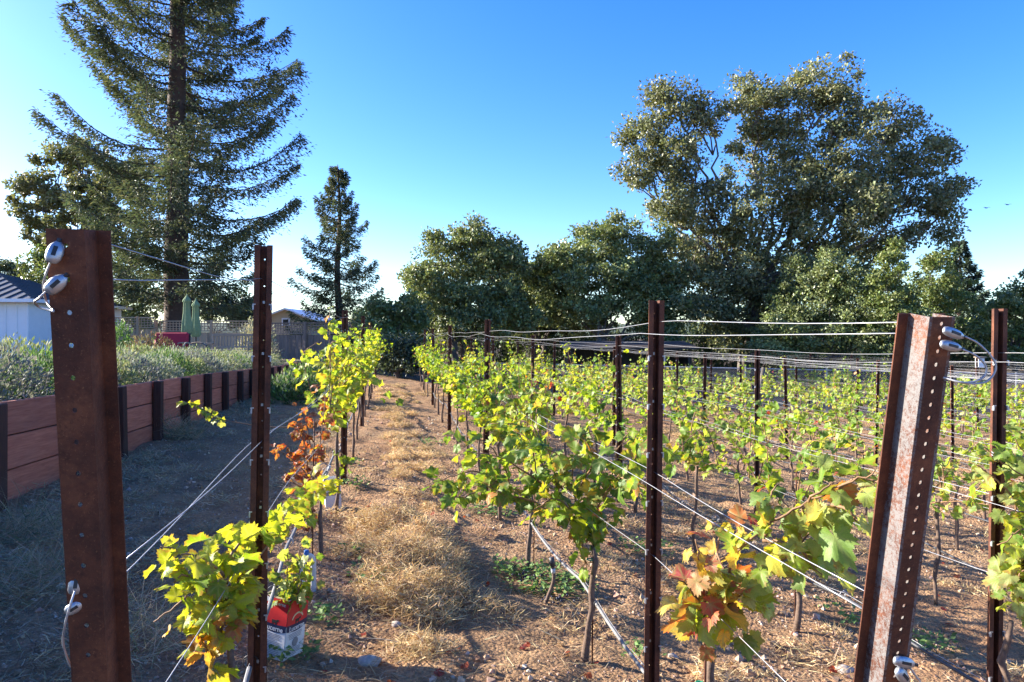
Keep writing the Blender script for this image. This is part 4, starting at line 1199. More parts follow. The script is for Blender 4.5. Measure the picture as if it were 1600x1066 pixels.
for k, (lab, bx, D_, bl, cols) in enumerate([
    ("light green tree over the fence beside the redwood trunk", 210, 37, [(205, 425, 36, 36), (235, 455, 36, 34), (190, 470, 40, 34), (245, 490, 34, 26), (170, 440, 24, 30), (215, 395, 24, 22)], LITE + OAKL),
    ("yellow-green tree beside the white house's eave", 60, 36, [(58, 420, 18, 22), (75, 450, 30, 30), (50, 480, 34, 30), (100, 470, 40, 34), (95, 425, 26, 24)], LITE),
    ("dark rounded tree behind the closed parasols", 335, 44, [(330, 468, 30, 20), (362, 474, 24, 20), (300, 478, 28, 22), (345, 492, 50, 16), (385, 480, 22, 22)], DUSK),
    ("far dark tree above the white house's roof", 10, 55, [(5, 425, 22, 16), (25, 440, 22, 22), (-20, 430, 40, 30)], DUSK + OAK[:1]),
    ("low olive tree between the small conifer and the rounded dark oak", 612, 34, [(600, 488, 28, 22), (628, 505, 30, 26), (585, 512, 30, 22), (615, 530, 40, 22), (640, 485, 20, 22)], OAKL + LITE[:1]),
    ("dark creeping tree at the end of the first vine row", 632, 26, [(632, 548, 20, 18), (615, 560, 20, 16), (648, 560, 20, 18), (600, 545, 16, 14)], DUSK)]):
    oak_tree("garden_tree", lab, "tree", bx, D_, 0.6 if bx < 500 else 0.0, bl, 11000, 0.20 if D_ > 30 else 0.13, cols, 0.13, M["bark"], 0.35, 0.5)

def conifer(name, label, base_px, D, ground, ztop, prof, nb, per, leaf, trunk_r, cols, bare=0.0, rise=0.25, spray=0.5, side=None):
    """prof: list of (height fraction, radius); branches droop then lift at the tip and carry hanging sprays"""
    base = np.array([(base_px - 800) / F * D, D, ground]); Ht = ztop - ground
    t = thing(name, label, "conifer", base)
    wood = MB(); zz = np.linspace(-.3, Ht, 14)
    tp = np.stack([0.06 * np.sin(zz), 0.06 * np.cos(zz * .7), zz], -1)
    rr = trunk_r * (1 - (zz.clip(0) / Ht)) ** 0.8 + 0.02; rr[0] *= 1.3; rr[1] *= 1.12
    wood.tube(tp, rr, 10); mb = MB()
    fr, ra = [p_[0] for p_ in prof], [p_[1] for p_ in prof]
    hs = (np.linspace(fr[0] + bare, 0.985, nb) + rng.normal(size=nb) * 0.35 / nb).clip(0.03, 0.99); az = np.arange(nb) * 2.399 + rng.normal(size=nb) * 0.3
    for h, a in zip(hs, az):
        L = np.interp(h, fr, ra) * rng.uniform(0.70, 1.08); 
        u = np.array([math.cos(a), math.sin(a), 0]); z0 = h * Ht
        if side is not None: L *= side(u, h)
        up = rise + 0.35 * h + 0.07 * rng.normal()
        if rng.random() < 0.10: L *= 0.55
        if side is not None: up += 0.18 * max(0.0, -u[0]) - 0.06 * max(0.0, u[0])
        s = np.linspace(0, 1, 8)
        bp = u[None] * (s * L)[:, None]; bp[:, 2] = z0 + L * (up * s - 0.55 * s * (1 - s) + 0.10 * s ** 3)
        bp[:, :2] += np.cumsum(rng.normal(size=(8, 2)) * L * .015, 0)
        wood.tube(bp, np.linspace(0.055, 0.012, 8) * (0.4 + 0.12 * L), 5)
        n = int(per * (0.35 + L / max(ra)))
        k = rng.beta(1.5, 1.0, n) * 0.93 + 0.09
        B_ = np.stack([np.interp(k, s, bp[:, q_]) for q_ in range(3)], -1)
        latd = np.array([-u[1], u[0], 0]); lw = rng.normal(size=n) * 0.13 * L * np.sqrt((1.08 - k).clip(0.06)) * spray * 2
        B_ += latd * lw[:, None] + u * (np.abs(lw) * 0.5)[:, None]
        B_[:, 2] -= rng.exponential(0.16, n) * spray * 1.4 + 0.12 * np.abs(lw)
        B_[:, 2] += rng.normal(size=n) * 0.07
        tip = nrm(u * 0.7 + latd * (np.sign(lw) * 0.6)[:, None] + rng.normal(size=(n, 3)) * 0.4 + np.array([0, 0, -.25]))
        nor = nrm(rng.normal(size=(n, 3)) * 0.6 + np.array([0, 0, 1.0]))
        c = pick(cols, n) * rng.uniform(.75, 1.25)
        batch(mb, LEAF4 * [1, .55, 1], LEAF4F, axes(tip, nor), leaf * rng.uniform(.6, 1.3, n), B_, c)
    wood.build("trunk", M["redbark"], t, True); mb.build("crown", M["conifer"], t)
    return t
NEED = [(0.095, 0.125, 0.072), (0.12, 0.15, 0.085), (0.078, 0.105, 0.064), (0.155, 0.16, 0.09)]
conifer("redwood_tree", "towering dark redwood rising out of the top of the picture", 277, 32, 0.7, 30.0,
        [(0.09, 4.0), (0.2, 4.9), (0.33, 5.6), (0.45, 5.3), (0.55, 4.6), (0.8, 2.4), (1, .2)], 168, 1150, 0.20, 0.56, NEED, 0.0, 0.02, 0.55, lambda u, h: 1.0 + 0.06 * u[0])
conifer("redwood_tree", "slim pointed conifer standing behind the slatted fence", 529, 38, 0.5, 11.2,
        [(0.06, 2.6), (0.25, 2.75), (0.38, 2.5), (0.55, 2.0), (0.72, 1.5), (0.88, 0.85), (1, .2)], 78, 420, 0.19, 0.22, NEED, 0.0, 0.0, 0.6)
conifer("redwood_tree", "far pointed conifer beyond the yellowish oak", 1500, 62, -0.7, 10.4,
        [(0.05, 2.9), (0.4, 2.4), (0.7, 1.6), (1, .15)], 46, 300, 0.45, 0.25, [(0.05, 0.075, 0.05), (0.06, 0.085, 0.055)], 0.0, 0.0, 0.7)

# ------------------------------------------------------------------ fence, houses, furniture on the terrace
def fence(label, x_px, D0, D1, top_px, boardm, nm_group):
    a, b_ = pix(x_px[0], HZ, D0), pix(x_px[1], HZ, D1)
    zt0, zt1 = pix(0, top_px[0], D0)[2], pix(0, top_px[1], D1)[2]
    L = np.linalg.norm((b_ - a)[:2]); u = (b_ - a) / L; u[2] = 0; zb = 0.55
    t = thing("board_fence", label, "fence", (a[0], a[1], zb), nm_group); rz = math.atan2(u[1], u[0])
    t.rotation_euler = (0, 0, rz)
    h = (zt0 + zt1) / 2 - zb; lat = 0.42
    bm_ = bev_box("board", boardm, (0.138, 0.02, h - lat - 0.06), 0.003); pm_ = bev_box("post", boardm, (0.10, 0.10, h + 0.05), 0.006)
    k = 0
    for x in np.arange(0.07, L, 0.145):
        o = link("board", bm_, t, (x, 0.012 * (k % 2), (h - lat - .06) / 2)); k += 1
    for x in np.arange(0, L + .01, 2.4):
        link("post", pm_, t, (x, -.075, (h + .05) / 2))
    rl = MB().box((L / 2, -0.03, h - lat), (L, 0.05, 0.05)).mesh("rail", boardm); link("rail", rl, t)
    rl = MB().box((L / 2, -0.03, h), (L, 0.06, 0.05)).mesh("rail", boardm); link("rail", rl, t)
    lm = MB()
    for x in np.arange(0.06, L, 0.135): lm.box((x, -.012, h - lat / 2), (0.032, 0.012, lat - .05))
    for z in (0.09, 0.20, 0.31): lm.box((L / 2, -.026, h - lat + z), (L, 0.012, 0.032))
    o = lm.build("lattice", boardm, t)
    return t
fence("tan cedar fence with lattice top between the white house and the redwood", (40, 242), 29, 29, (496, 497), M["fencewood"], "board fences behind the terrace")
fence("lower cedar fence with lattice top behind the closed parasols", (244, 402), 29.3, 29.3, (502, 502), M["fencewood"], "board fences behind the terrace")
fence("weathered grey fence with lattice top below the cream gabled house", (404, 548), 29.0, 27.5, (503, 507), M["fencedark"], "board fences behind the terrace")

# white board-and-batten house at the left edge
hp = pix(45, HZ, 24); hz0 = 0.75
house = thing("white_house", "white board-and-batten house with dark metal roof at the left edge", "house", (hp[0], hp[1], hz0)); house.rotation_euler = (0, 0, math.radians(6))
ev = pix(0, 468, 24)[2] - hz0; W_, Dp = 11.0, 7.0
MB().box((-W_ / 2, Dp / 2, ev / 2), (W_, Dp, ev)).build("wall", M["white"], house)
bt = bev_box("batten", M["white"], (0.045, 0.03, ev - .02), 0.003)
for x in np.arange(-0.04, -W_, -0.36): link("batten", bt, house, (x, -0.016, ev / 2))
ov = 0.30; rise_ = 1.25
rv = [(ov, -ov, ev), (-W_ - ov, -ov, ev), (-W_ - ov, Dp + ov, ev), (ov, Dp + ov, ev), (-3.2, Dp / 2, ev + rise_), (-W_ + 3.2, Dp / 2, ev + rise_)]
rf = MB().add(rv, [[1, 0, 4, 5], [3, 2, 5, 4]]).add(np.array(rv), np.array([[0, 3, 4], [2, 1, 5]])).add(np.array(rv[:4]) + [0, 0, .001], [[3, 2, 1, 0]])
ro = rf.build("roof", M["roof"], house)
sm = MB()
for x in np.arange(ov - 0.1, -W_, -0.40):
    e0 = np.array([x, -ov, ev + .02]); f_ = min(1.0, (ov - x) / (3.2 + ov)); e1 = np.array([x, -ov + (Dp / 2 + ov) * f_, ev + rise_ * f_ + .02]); MB().tube([e0, e1], 0.02, 4).build('seam', M['roof'], ro)
for y in np.arange(-ov + .2, Dp + ov, 0.4):
    f_ = 1 - abs(y - Dp / 2) / (Dp / 2 + ov); MB().tube([(ov, y, ev + .02), (ov - (3.2 + ov) * f_, y, ev + rise_ * f_ + .02)], 0.02, 4).build('seam', M['roof'], ro)
MB().box((ov + .03, Dp / 2, ev - .05), (0.06, Dp + 2 * ov, 0.12)).build("gutter", M["white"], house)
MB().box((-W_ / 2, -ov - .033, ev - .05), (W_ + 2 * ov, 0.06, 0.12)).build("gutter", M["white"], house)

# cream gabled house beyond the fence
cp = pix(447, HZ, 52); ch = thing("cream_house", "cream gabled house peeking over the weathered fence", "house", (cp[0], cp[1], 0.4))
ap = pix(0, 484, 52)[2] - .4; evz = pix(0, 499, 52)[2] - .4; hw_ = 1.9
MB().add([(-hw_, 0, 0), (hw_, 0, 0), (hw_, 0, evz), (0, 0, ap), (-hw_, 0, evz)], [[0, 1, 2, 3, 4]]).add([(-hw_, 0, 0), (-hw_, 7, 0), (-hw_, 7, evz), (-hw_, 0, evz)], [[0, 3, 2, 1]]).add([(hw_, 0, 0), (hw_, 7, 0), (hw_, 7, evz), (hw_, 0, evz)], [[0, 1, 2, 3]]).build("wall", M["cream"], ch)
rm = MB()
for s in (-1, 1):
    x1 = s * (hw_ + .4); z1 = evz - (ap - evz) / hw_ * .4
    v = np.array([(0, -.4, ap), (x1, -.4, z1), (x1, 7.4, z1), (0, 7.4, ap)]); rm.add(np.concatenate([v, v + [0, 0, .12]]), [[0, 1, 2, 3], [7, 6, 5, 4], [0, 4, 5, 1], [1, 5, 6, 2], [2, 6, 7, 3]])
ro = rm.build("roof", M["white"], ch)
wf = MB().box((0.0, -.05, ap - .95), (0.62, 0.08, 0.62)).build("window", M["white"], ch)
MB().box((0.0, -.10, ap - .95), (0.40, 0.03, 0.40)).build("pane", M["glass"], wf)
dp = pix(424, 480, 50); ds = thing("satellite_dish", "grey satellite dish on a mast above the cream house", "satellite dish", (dp[0], dp[1], 2.6))
MB().tube([(0, 0, 0), (0, 0, dp[2] - 2.6)], 0.035, 6).build("mast", M["darkmetal"], ds)
dm = MB().lathe([(0.001, 0), (.2, .03), (.36, .10), (.42, .15)], (0, 0, 0), 16).build("dish", M["chain"], ds, True, (0, -.05, dp[2] - 2.6)); dm.rotation_euler = (math.radians(60), 0, math.radians(-30))

# closed parasols
for k, (px_, top_, lab) in enumerate(((292, 461, "taller closed green parasol beside the redwood trunk"), (306, 468, "shorter closed green parasol right of its twin"))):
    D_ = 22.5 + 0.8 * k; p = pix(px_, HZ, D_); zt = pix(0, top_, D_)[2]; zg = float(terrace_z(D_))
    u = thing("parasol", lab, "parasol", (p[0], p[1], zg), "closed parasols on the terrace"); Hh = zt - zg
    MB().tube([(0, 0, 0), (0, 0, Hh)], 0.022, 8).build("pole", M["darkmetal"], u)
    MB().lathe([(0.001, Hh + .05), (0.03, Hh), (0.03, Hh - .03)], (0, 0, 0), 8).build("finial", M["umb"], u, True)
    an = np.arange(24) * 2 * math.pi / 24; V = []
    prof = [(0.02, Hh - .02), (0.10, Hh - .16), (0.115, Hh - .22), (0.085, Hh - .25), (0.10, Hh - .6), (0.14, Hh - .95), (0.15, Hh - 1.2), (0.11, Hh - 1.28)]
    for rr, z in prof:
        V.append(np.stack([rr * (1 + .22 * np.cos(an * 6 + z * 1.5)) * np.cos(an), rr * (1 + .22 * np.cos(an * 6 + z * 1.5)) * np.sin(an), np.full(24, z)], -1))
    f = [[i2 * 24 + j2, (i2 + 1) * 24 + j2, (i2 + 1) * 24 + (j2 + 1) % 24, i2 * 24 + (j2 + 1) % 24] for i2 in range(len(prof) - 1) for j2 in range(24)]
    MB().add(np.array(V).reshape(-1, 3), f).build("canopy", M["umb"], u, True)
    MB().lathe([(0.001, .08), (.22, .07), (.25, 0), (0.001, 0)], (0, 0, 0), 14).build("base", M["darkmetal"], u)
# lounge chairs
def lounge(lab, px_, D_, wid, rot):
    p = pix(px_, HZ, D_); zg = float(terrace_z(D_)); c = thing("lounge_chair", lab, "chair", (p[0], p[1], zg), "red cushioned chairs on the terrace"); c.rotation_euler = (0, 0, rot)
    for sx in (-1, 1):
        for y in (-.3, .3): link("leg", MB().tube([(sx * wid * .48, y, 0), (sx * wid * .48, y, .62)], .02, 6).mesh("leg", M["darkmetal"]), c)
        MB().tube(curve([(sx * wid * .5, -.34, .55), (sx * wid * .5, -.1, .68), (sx * wid * .5, .2, .68), (sx * wid * .5, .36, .62)], 5), .022, 6).build("armrest", M["teak"], c, True)
    link("seat_cushion", bev_box("seat_cushion", M["navy"], (wid * .9, .62, .13), .04), c, (0, 0, .42))
    o = link("back_cushion", bev_box("back_cushion", M["red"], (wid * .9, .15, .56), .05), c, (0, .32, .72)); o.rotation_euler = (-.2, 0, 0)
    o = link("back_frame", bev_box("back_frame", M["darkmetal"], (wid * .94, .03, .60), .01), c, (0, .43, .68)); o.rotation_euler = (-.2, 0, 0)
lounge("wide chair with a red back cushion left of the parasols", 262, 20.0, 1.05, math.radians(8))
lounge("red cushioned chair turned sideways under the parasols", 300, 20.5, 0.6, math.radians(75))
# slatted garden bench
p = pix(360, HZ, 22); bn = thing("garden_bench", "weathered slatted wooden bench in front of the lower fence", "bench", (p[0], p[1], float(terrace_z(22)) + 0.02))
bw = 1.35
for sx in (-1, 1):
    link("leg", bev_box("leg", M["teak"], (.06, .06, .95), .006), bn, (sx * bw / 2, .25, .475)); link("leg", bev_box("leg", M["teak"], (.06, .06, .62), .006), bn, (sx * bw / 2, -.25, .31))
    link("armrest", bev_box("armrest", M["teak"], (.07, .55, .04), .006), bn, (sx * bw / 2, 0, .642))
link("top_rail", bev_box("top_rail", M["teak"], (bw - .064, .045, .08), .006), bn, (0, .25, .91)); link("lower_rail", bev_box("lower_rail", M["teak"], (bw - .064, .045, .06), .006), bn, (0, .25, .52))
slm = bev_box("slat", M["teak"], (.045, .018, .33), .003)
for x in np.linspace(-bw / 2 + .09, bw / 2 - .09, 13): link("slat", slm, bn, (x, .25, .71))
ssm = bev_box("seat_slat", M["teak"], (bw - .064, .07, .022), .003)
for y in np.linspace(-.24, .2, 5): link("seat_slat", ssm, bn, (0, y, .44))
# pale flowering shrub in front of the fence and a green one by the lounge chairs
shrub("pale grey-leaved shrub between bench and weathered fence", (*pix(400, HZ, 25)[:2], 0.75), 0.8, 0.6, 1.35, [(0.25, 0.26, 0.18), (0.34, 0.33, 0.26)], 2200, 0.13, "shrubs in front of the board fences", 0.4)
shrub("bright green bush below the tan cedar fence", (*pix(182, HZ, 22)[:2], 0.8), 0.6, 0.5, 1.2, [(0.10, 0.20, 0.04), (0.15, 0.26, 0.06)], 1600, 0.12, "shrubs in front of the board fences", 0.4)
shrub("reddish shrub in front of the wide red chair", (*pix(232, HZ, 18.5)[:2], 0.85), 0.8, 0.6, 0.85, [(0.17, 0.10, 0.07), (0.14, 0.13, 0.06)], 1500, 0.10, "shrubs in front of the board fences", 0.6)
# leafy squash-like plant at the far end of the wall
for k, (px_, py_, D_, lab) in enumerate(((488, 560, 16.0, "dark leafy plant at the far end of the retaining wall"), (455, 575, 15.0, "low grey-green clump against the retaining wall's far end"))):
    p = pix(px_, py_, D_); shrub(lab, (p[0], p[1], float(gz(p[0], p[1]))), 0.7, 0.6, 0.9 - .3 * k, DEEP + SILVER[:1], 1500, 0.13, "plants at the foot of the wall's far end", 0.5)

# ------------------------------------------------------------------ chain-link fence and sheds beyond the vines
fa, fb = np.array([-1.0, 26.5]), np.array([19.0, 16.5])
u2 = (fb - fa) / np.linalg.norm(fb - fa); LF = np.linalg.norm(fb - fa); zf = -0.72; hf = 1.35
cf = thing("chain_link_fence", "grey chain-link fence running behind the vineyard under the oaks", "fence", (fa[0], fa[1], zf)); cf.rotation_euler = (0, 0, math.atan2(u2[1], u2[0]))
dm = MB(); w_ = 0.0032
for s in (-1, 1):
    x = np.arange(-hf, LF + hf, 0.075); x0_, x1_ = x, x + s * hf
    z0_, z1_ = np.zeros_like(x), np.full_like(x, hf)
    ok = (np.minimum(x0_, x1_) > 0) & (np.maximum(x0_, x1_) < LF)
    x0_, x1_ = x0_[ok], x1_[ok]; n = len(x0_)
    v = np.stack([np.stack([x0_ - w_, 0 * x0_ + s * .002, 0 * x0_ + .05], -1), np.stack([x0_ + w_, 0 * x0_ + s * .002, 0 * x0_ + .05], -1), np.stack([x1_ + w_, 0 * x0_ + s * .002, 0 * x0_ + hf], -1), np.stack([x1_ - w_, 0 * x0_ + s * .002, 0 * x0_ + hf], -1)], 1)
    dm.add(v.reshape(-1, 3), np.arange(4 * n).reshape(-1, 4))
o = dm.build("chain_link_mesh", M["chain"], cf); o["kind"] = "stuff"
pmz = MB().tube([(0, 0.03, 0), (0, 0.03, hf + .06)], 0.026, 8).mesh("post", M["chain"])
for x in np.arange(0, LF, 2.4): link("post", pmz, cf, (x, 0, 0))
MB().tube([(0, 0.03, hf), (LF, 0.03, hf)], 0.02, 6).build("top_rail", M["chain"], cf)

sp = pix(985, HZ, 31.5); shd = thing("open_shed", "low dark open-fronted shed in the shade behind the vines", "shed", (sp[0], sp[1], -.72))
sw = 5.6
link("back_wall", MB().box((0, 2.2, .9), (sw, .08, 1.8)).mesh("wall", M["shed"]), shd)
for s in (-1, 1): link("side_wall", MB().box((s * sw / 2, 1.1, .85), (.08, 2.1, 1.7)).mesh("wall", M["shed"]), shd)
MB().add([(-sw / 2 - .3, -.3, 1.78), (sw / 2 + .3, -.3, 1.78), (sw / 2 + .3, 2.5, 2.05), (-sw / 2 - .3, 2.5, 2.05), (-sw / 2 - .3, -.3, 1.86), (sw / 2 + .3, -.3, 1.86), (sw / 2 + .3, 2.5, 2.13), (-sw / 2 - .3, 2.5, 2.13)],
         [[0, 3, 2, 1], [4, 5, 6, 7], [0, 1, 5, 4], [1, 2, 6, 5], [2, 3, 7, 6], [3, 0, 4, 7]]).build("roof", M["shed"], shd)
for x in np.linspace(-sw / 2 + .1, sw / 2 - .1, 6): link("post", MB().box((x, 0.0, .89), (.09, .09, 1.76)).mesh("post", M["shed"]), shd)
link("feed_box", MB().box((-1.0, .7, .3), (1.1, .5, .6)).mesh("crate", M["pvc"]), shd)
p = pix(1186, 592, 21); st = thing("leaning_post", "pale bleached post leaning beside the chain-link fence", "post", (p[0], p[1], -.72))
MB().tube([(-.06, 0, -.05), (0.02, 0, .7), (.14, 0, 1.45)], [.07, .065, .06], 8).build("post", M["palebark"], st, True)
p = pix(1531, 575, 30); nb_ = thing("nest_box", "small white box with a brown lid on a pole past the fence", "box", (p[0], p[1], -.72))
MB().tube([(0, 0, 0), (0, 0, 1.0)], .03, 6).build("pole", M["shed"], nb_); MB().box((0, 0, 1.22), (.26, .22, .42)).build("box", M["white"], nb_); MB().box((0, -.02, 1.46), (.36, .34, .05)).build("lid", M["teak"], nb_)

# understorey below the oaks
UND = ["dark rounded thicket", "dusty low thicket", "tall shaded thicket", "olive thicket"]
places = ["left of the solitary rounded oak", "behind the solitary rounded oak", "right of the solitary rounded oak", "in the gap between the two rounded oaks", "behind the pale-stemmed live oak",
          "beside the dark open shed", "behind the dark open shed", "left of the huge oak's trunk", "behind the huge oak's trunk", "right of the huge oak's trunk", "behind the dense mid green tree", "right of the dense mid green tree",
          "below the feathery tree", "below the yellowish oak", "below the far pointed conifer", "near the white nest box", "at the right picture edge past the fence"]
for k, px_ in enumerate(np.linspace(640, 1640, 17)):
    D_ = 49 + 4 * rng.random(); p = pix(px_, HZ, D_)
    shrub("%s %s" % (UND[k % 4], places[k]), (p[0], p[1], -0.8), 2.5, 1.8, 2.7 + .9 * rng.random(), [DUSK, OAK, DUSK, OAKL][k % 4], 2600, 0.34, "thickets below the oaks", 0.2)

# two birds far off in the sky
for k, (px_, py_) in enumerate(((1541, 325), (1574, 320))):
    p = pix(px_, py_, 70); bd = thing("bird", ("lower" if k == 0 else "higher") + " of the two tiny birds gliding beside the huge oak", "bird", p, "birds in the sky")
    body = MB().lathe([(0.001, -.16), (.04, -.10), (.055, 0), (.04, .10), (.02, .16), (.001, .19)], (0, 0, 0), 8).build("body", M["darkmetal"], bd, True); body.rotation_euler = (math.radians(90), 0, math.radians(80))
    for s in (-1, 1):
        v = np.array([(0, .06, 0), (0, -.06, 0), (.22 * s, -.05, .07), (.22 * s, .05, .07), (.46 * s, -.03, .03)]); vv = np.concatenate([v, v + [0, 0, .012]])
        MB().add(vv, [[0, 1, 2, 3], [8, 7, 6, 5]]).add(vv, np.array([[3, 2, 4], [9, 7, 8]])).build("wing", M["darkmetal"], bd)

# ------------------------------------------------------------------ ground litter
def in_view(n, y0, y1, m=0.82, power=1.0):
    y = y0 + (y1 - y0) * rng.random(n) ** power; x = rng.uniform(-m, m, n) * y; return x, y
def above_wall(x, y): return x - KX * y > WX0 + 0.12
# clods and small stones
ico = np.array([[0, 0, 1], [.9, 0, .4], [.28, .85, .4], [-.73, .53, .4], [-.73, -.53, .4], [.28, -.85, .4], [.73, .53, -.4], [-.28, .85, -.4], [-.9, 0, -.4], [-.28, -.85, -.4], [.73, -.53, -.4], [0, 0, -1]], float)
icf = np.array([[0, 1, 2], [0, 2, 3], [0, 3, 4], [0, 4, 5], [0, 5, 1], [1, 6, 2], [2, 7, 3], [3, 8, 4], [4, 9, 5], [5, 10, 1], [6, 7, 2], [7, 8, 3], [8, 9, 4], [9, 10, 5], [10, 6, 1], [6, 11, 7], [7, 11, 8], [8, 11, 9], [9, 11, 10], [10, 11, 6]])
x, y = in_view(60000, 2.4, 14, 0.85, 1.5); ok = above_wall(x, y) & (vnoise(x * 1.6, y * 1.6, 44) * .6 + vnoise(x * .5, y * .5, 45) * .5 + 0.35 * rng.random(len(x)) > 0.68); x, y = x[ok], y[ok]; n = len(x)
s = 0.0046 * np.exp(rng.normal(size=n) * 0.6) * (1 + 0.06 * y)
R = axes(nrm(rng.normal(size=(n, 3))), nrm(rng.normal(size=(n, 3))))
col = pick([(0.30, 0.19, 0.12), (0.38, 0.25, 0.16), (0.22, 0.14, 0.09), (0.44, 0.33, 0.24)], n)
mb = MB(); octa = np.array([[1, 0, .1], [-.9, .1, 0], [.1, 1, 0], [0, -.9, .15], [.15, .1, 1], [0, 0, -1.0]]); octf = np.array([[0, 2, 4], [2, 1, 4], [1, 3, 4], [3, 0, 4], [2, 0, 5], [1, 2, 5], [3, 1, 5], [0, 3, 5]])
batch(mb, octa, octf, R, np.stack([s, s * .85, s * .7], -1) * 1.2, np.stack([x, y, ground_z(x, y) + s * .2], -1), col)
tag(mb.build("soil_clods", M["stone"]), "crumbly brown soil clods scattered over the vineyard floor", "soil clods", kind="stuff")
for k, (px_, py_, s_, lab) in enumerate(((577, 1037, .05, "flat pale stone in the shade beside the path"), (1318, 1045, .05, "rounded stone below the leaning right-hand end post"), (1052, 1030, .028, "small whitish stone near the sparse vine's foot"),
                                         (620, 985, .03, "small grey stone at the shadow's edge on the path"), (470, 935, .035, "small stone next to the bent plastic pipe"))):
    d_ = CAMH * F / (py_ - HZ)
    for _ in range(3): d_ = (CAMH - float(gz((px_ - 800) / F * d_, d_))) * F / (py_ - HZ)
    p = pix(px_, HZ, d_); p[2] = float(ground_z(p[0], p[1]))
    v = ico * (1 + .18 * rng.normal(size=(12, 1))) * [s_ * 1.2, s_, s_ * .6]
    o = MB().add(v, icf, (0.36, 0.30, 0.25)).build("stone", M["stone"], None, True, Vector(p + [0, 0, s_ * .12])); tag(o, lab, "stone", "loose stones on the vineyard floor")
# flat straw litter
STRAW = [(0.42, 0.30, 0.16), (0.50, 0.38, 0.21), (0.34, 0.23, 0.12), (0.56, 0.45, 0.28)]
BL = np.array([[0, -.5, 0], [0, .5, 0], [.5, .45, .10], [.5, -.45, .10], [1, 0, .02]]); BLF = np.array([[0, 3, 2], [0, 2, 1], [3, 4, 2]])
x, y = in_view(70000, 2.4, 22, 0.85, 1.4); ok = above_wall(x, y) & (vnoise(x * 0.9, y * 0.9, 21) * 0.7 + 0.5 * rng.random(len(x)) > 0.47); x, y = x[ok], y[ok]; n = len(x)
th = rng.uniform(0, 6.283, n); tip = np.stack([np.cos(th), np.sin(th), rng.normal(size=n) * .12 + .05], -1); L = rng.uniform(.03, .13, n) * (1 + .03 * y)
mb = MB(); batch(mb, BL, BLF, axes(tip, np.tile([0, 0, 1.0], (n, 1)) + rng.normal(size=(n, 3)) * .3), np.stack([L, np.full(n, .0028) * (1 + .07 * y), L], -1), np.stack([x, y, ground_z(x, y) + .004], -1), pick(STRAW + [(0.20, 0.12, 0.07), (0.26, 0.16, 0.10)], n) * 0.95)
tag(mb.build("straw_litter", M["straw"]), "dry straw and cut stalks strewn over the soil", "straw", kind="stuff")

# tousled dry weed tufts: path centre and between rows
def tuft(mb, c, rad, h, n, cols, flat=0.5, w=0.0033):
    ph = rng.uniform(0, 6.283, n); rr = rad * np.sqrt(rng.random(n))
    bx, by = c[0] + rr * np.cos(ph) * .8, c[1] + rr * np.sin(ph) * .8
    bz = ground_z(bx, by) + rng.random(n) * h * 0.8 * (1 - rr / rad * .7)
    az = rng.uniform(0, 6.283, n)
    tip = np.stack([np.cos(az), np.sin(az), rng.uniform(-.5, 1.2, n) * (1 - flat) + .1], -1)
    L = np.minimum(h, 0.13) * rng.uniform(.35, 1.1, n) if flat > 0 else h * rng.uniform(.5, 1.4, n)
    cv = BL.copy(); cv[2:4, 2] = .24; cv[4, 2] = .02; cv[4, 1] = 4.0
    batch(mb, cv, BLF, axes(tip, rng.normal(size=(n, 3))), np.stack([L, np.full(n, w) * (1 + .08 * c[1]), L], -1), np.stack([bx, by, bz], -1), pick(cols, n) * rng.uniform(.8, 1.15))
TAN = [(0.56, 0.40, 0.21), (0.64, 0.48, 0.27), (0.46, 0.32, 0.16), (0.68, 0.54, 0.33)]
GREY = [(0.40, 0.34, 0.23), (0.30, 0.28, 0.18), (0.46, 0.39, 0.28)]
mb = MB()
for _ in range(80):       # along the path
    yy = 3.5 + 19 * rng.random() ** 1.5; x_ = 0.12 + KX * yy + rng.normal() * 0.22
    tuft(mb, (x_, yy), rng.uniform(.12, .30), rng.uniform(.06, .16), int(230 * rng.uniform(.6, 1.3)), TAN)
for _ in range(26):
    yy = rng.uniform(4.0, 6.0); x_ = 0.10 + KX * yy + rng.normal() * 0.12
    tuft(mb, (x_, yy), rng.uniform(.18, .30), rng.uniform(.20, .34), 760, TAN, 0.3)
for r in range(2, 10):
    for _ in range(34):
        yy = 3.0 + 18 * rng.random() ** 1.2; x_ = X0[r] + 0.76 + KX * yy + rng.normal() * 0.30
        if abs(x_ / yy) > .9: continue
        tuft(mb, (x_, yy), rng.uniform(.12, .32), rng.uniform(.05, .13), 190, TAN)
tag(mb.build("dry_grass", M["straw"]), "tousled tan dry weeds lying along the paths between the vine rows", "dry grass", kind="stuff")
mb = MB()
for _ in range(120):
    yy = 3.0 + 15 * rng.random() ** 1.3; x_ = WX0 + KX * yy + 0.25 + rng.exponential(0.8)
    if x_ - KX * yy > -0.8: continue
    tuft(mb, (x_, yy), rng.uniform(.15, .35), rng.uniform(.05, .16), 130, GREY, 0.35)
for (px_, py_) in ((255, 690), (225, 680), (90, 720), (60, 740), (440, 625), (455, 620), (290, 690), (40, 860), (60, 930), (210, 1000)):
    d_ = 1.5 * F / (py_ - HZ); p = pix(px_, py_, d_); tuft(mb, (p[0], d_), .28, .34, 330, GREY + [(0.16, 0.20, 0.10)], -0.1, 0.002)
tag(mb.build("wispy_grass", M["straw"]), "wispy grey dead grass in the shaded strip below the retaining wall", "dry grass", kind="stuff")
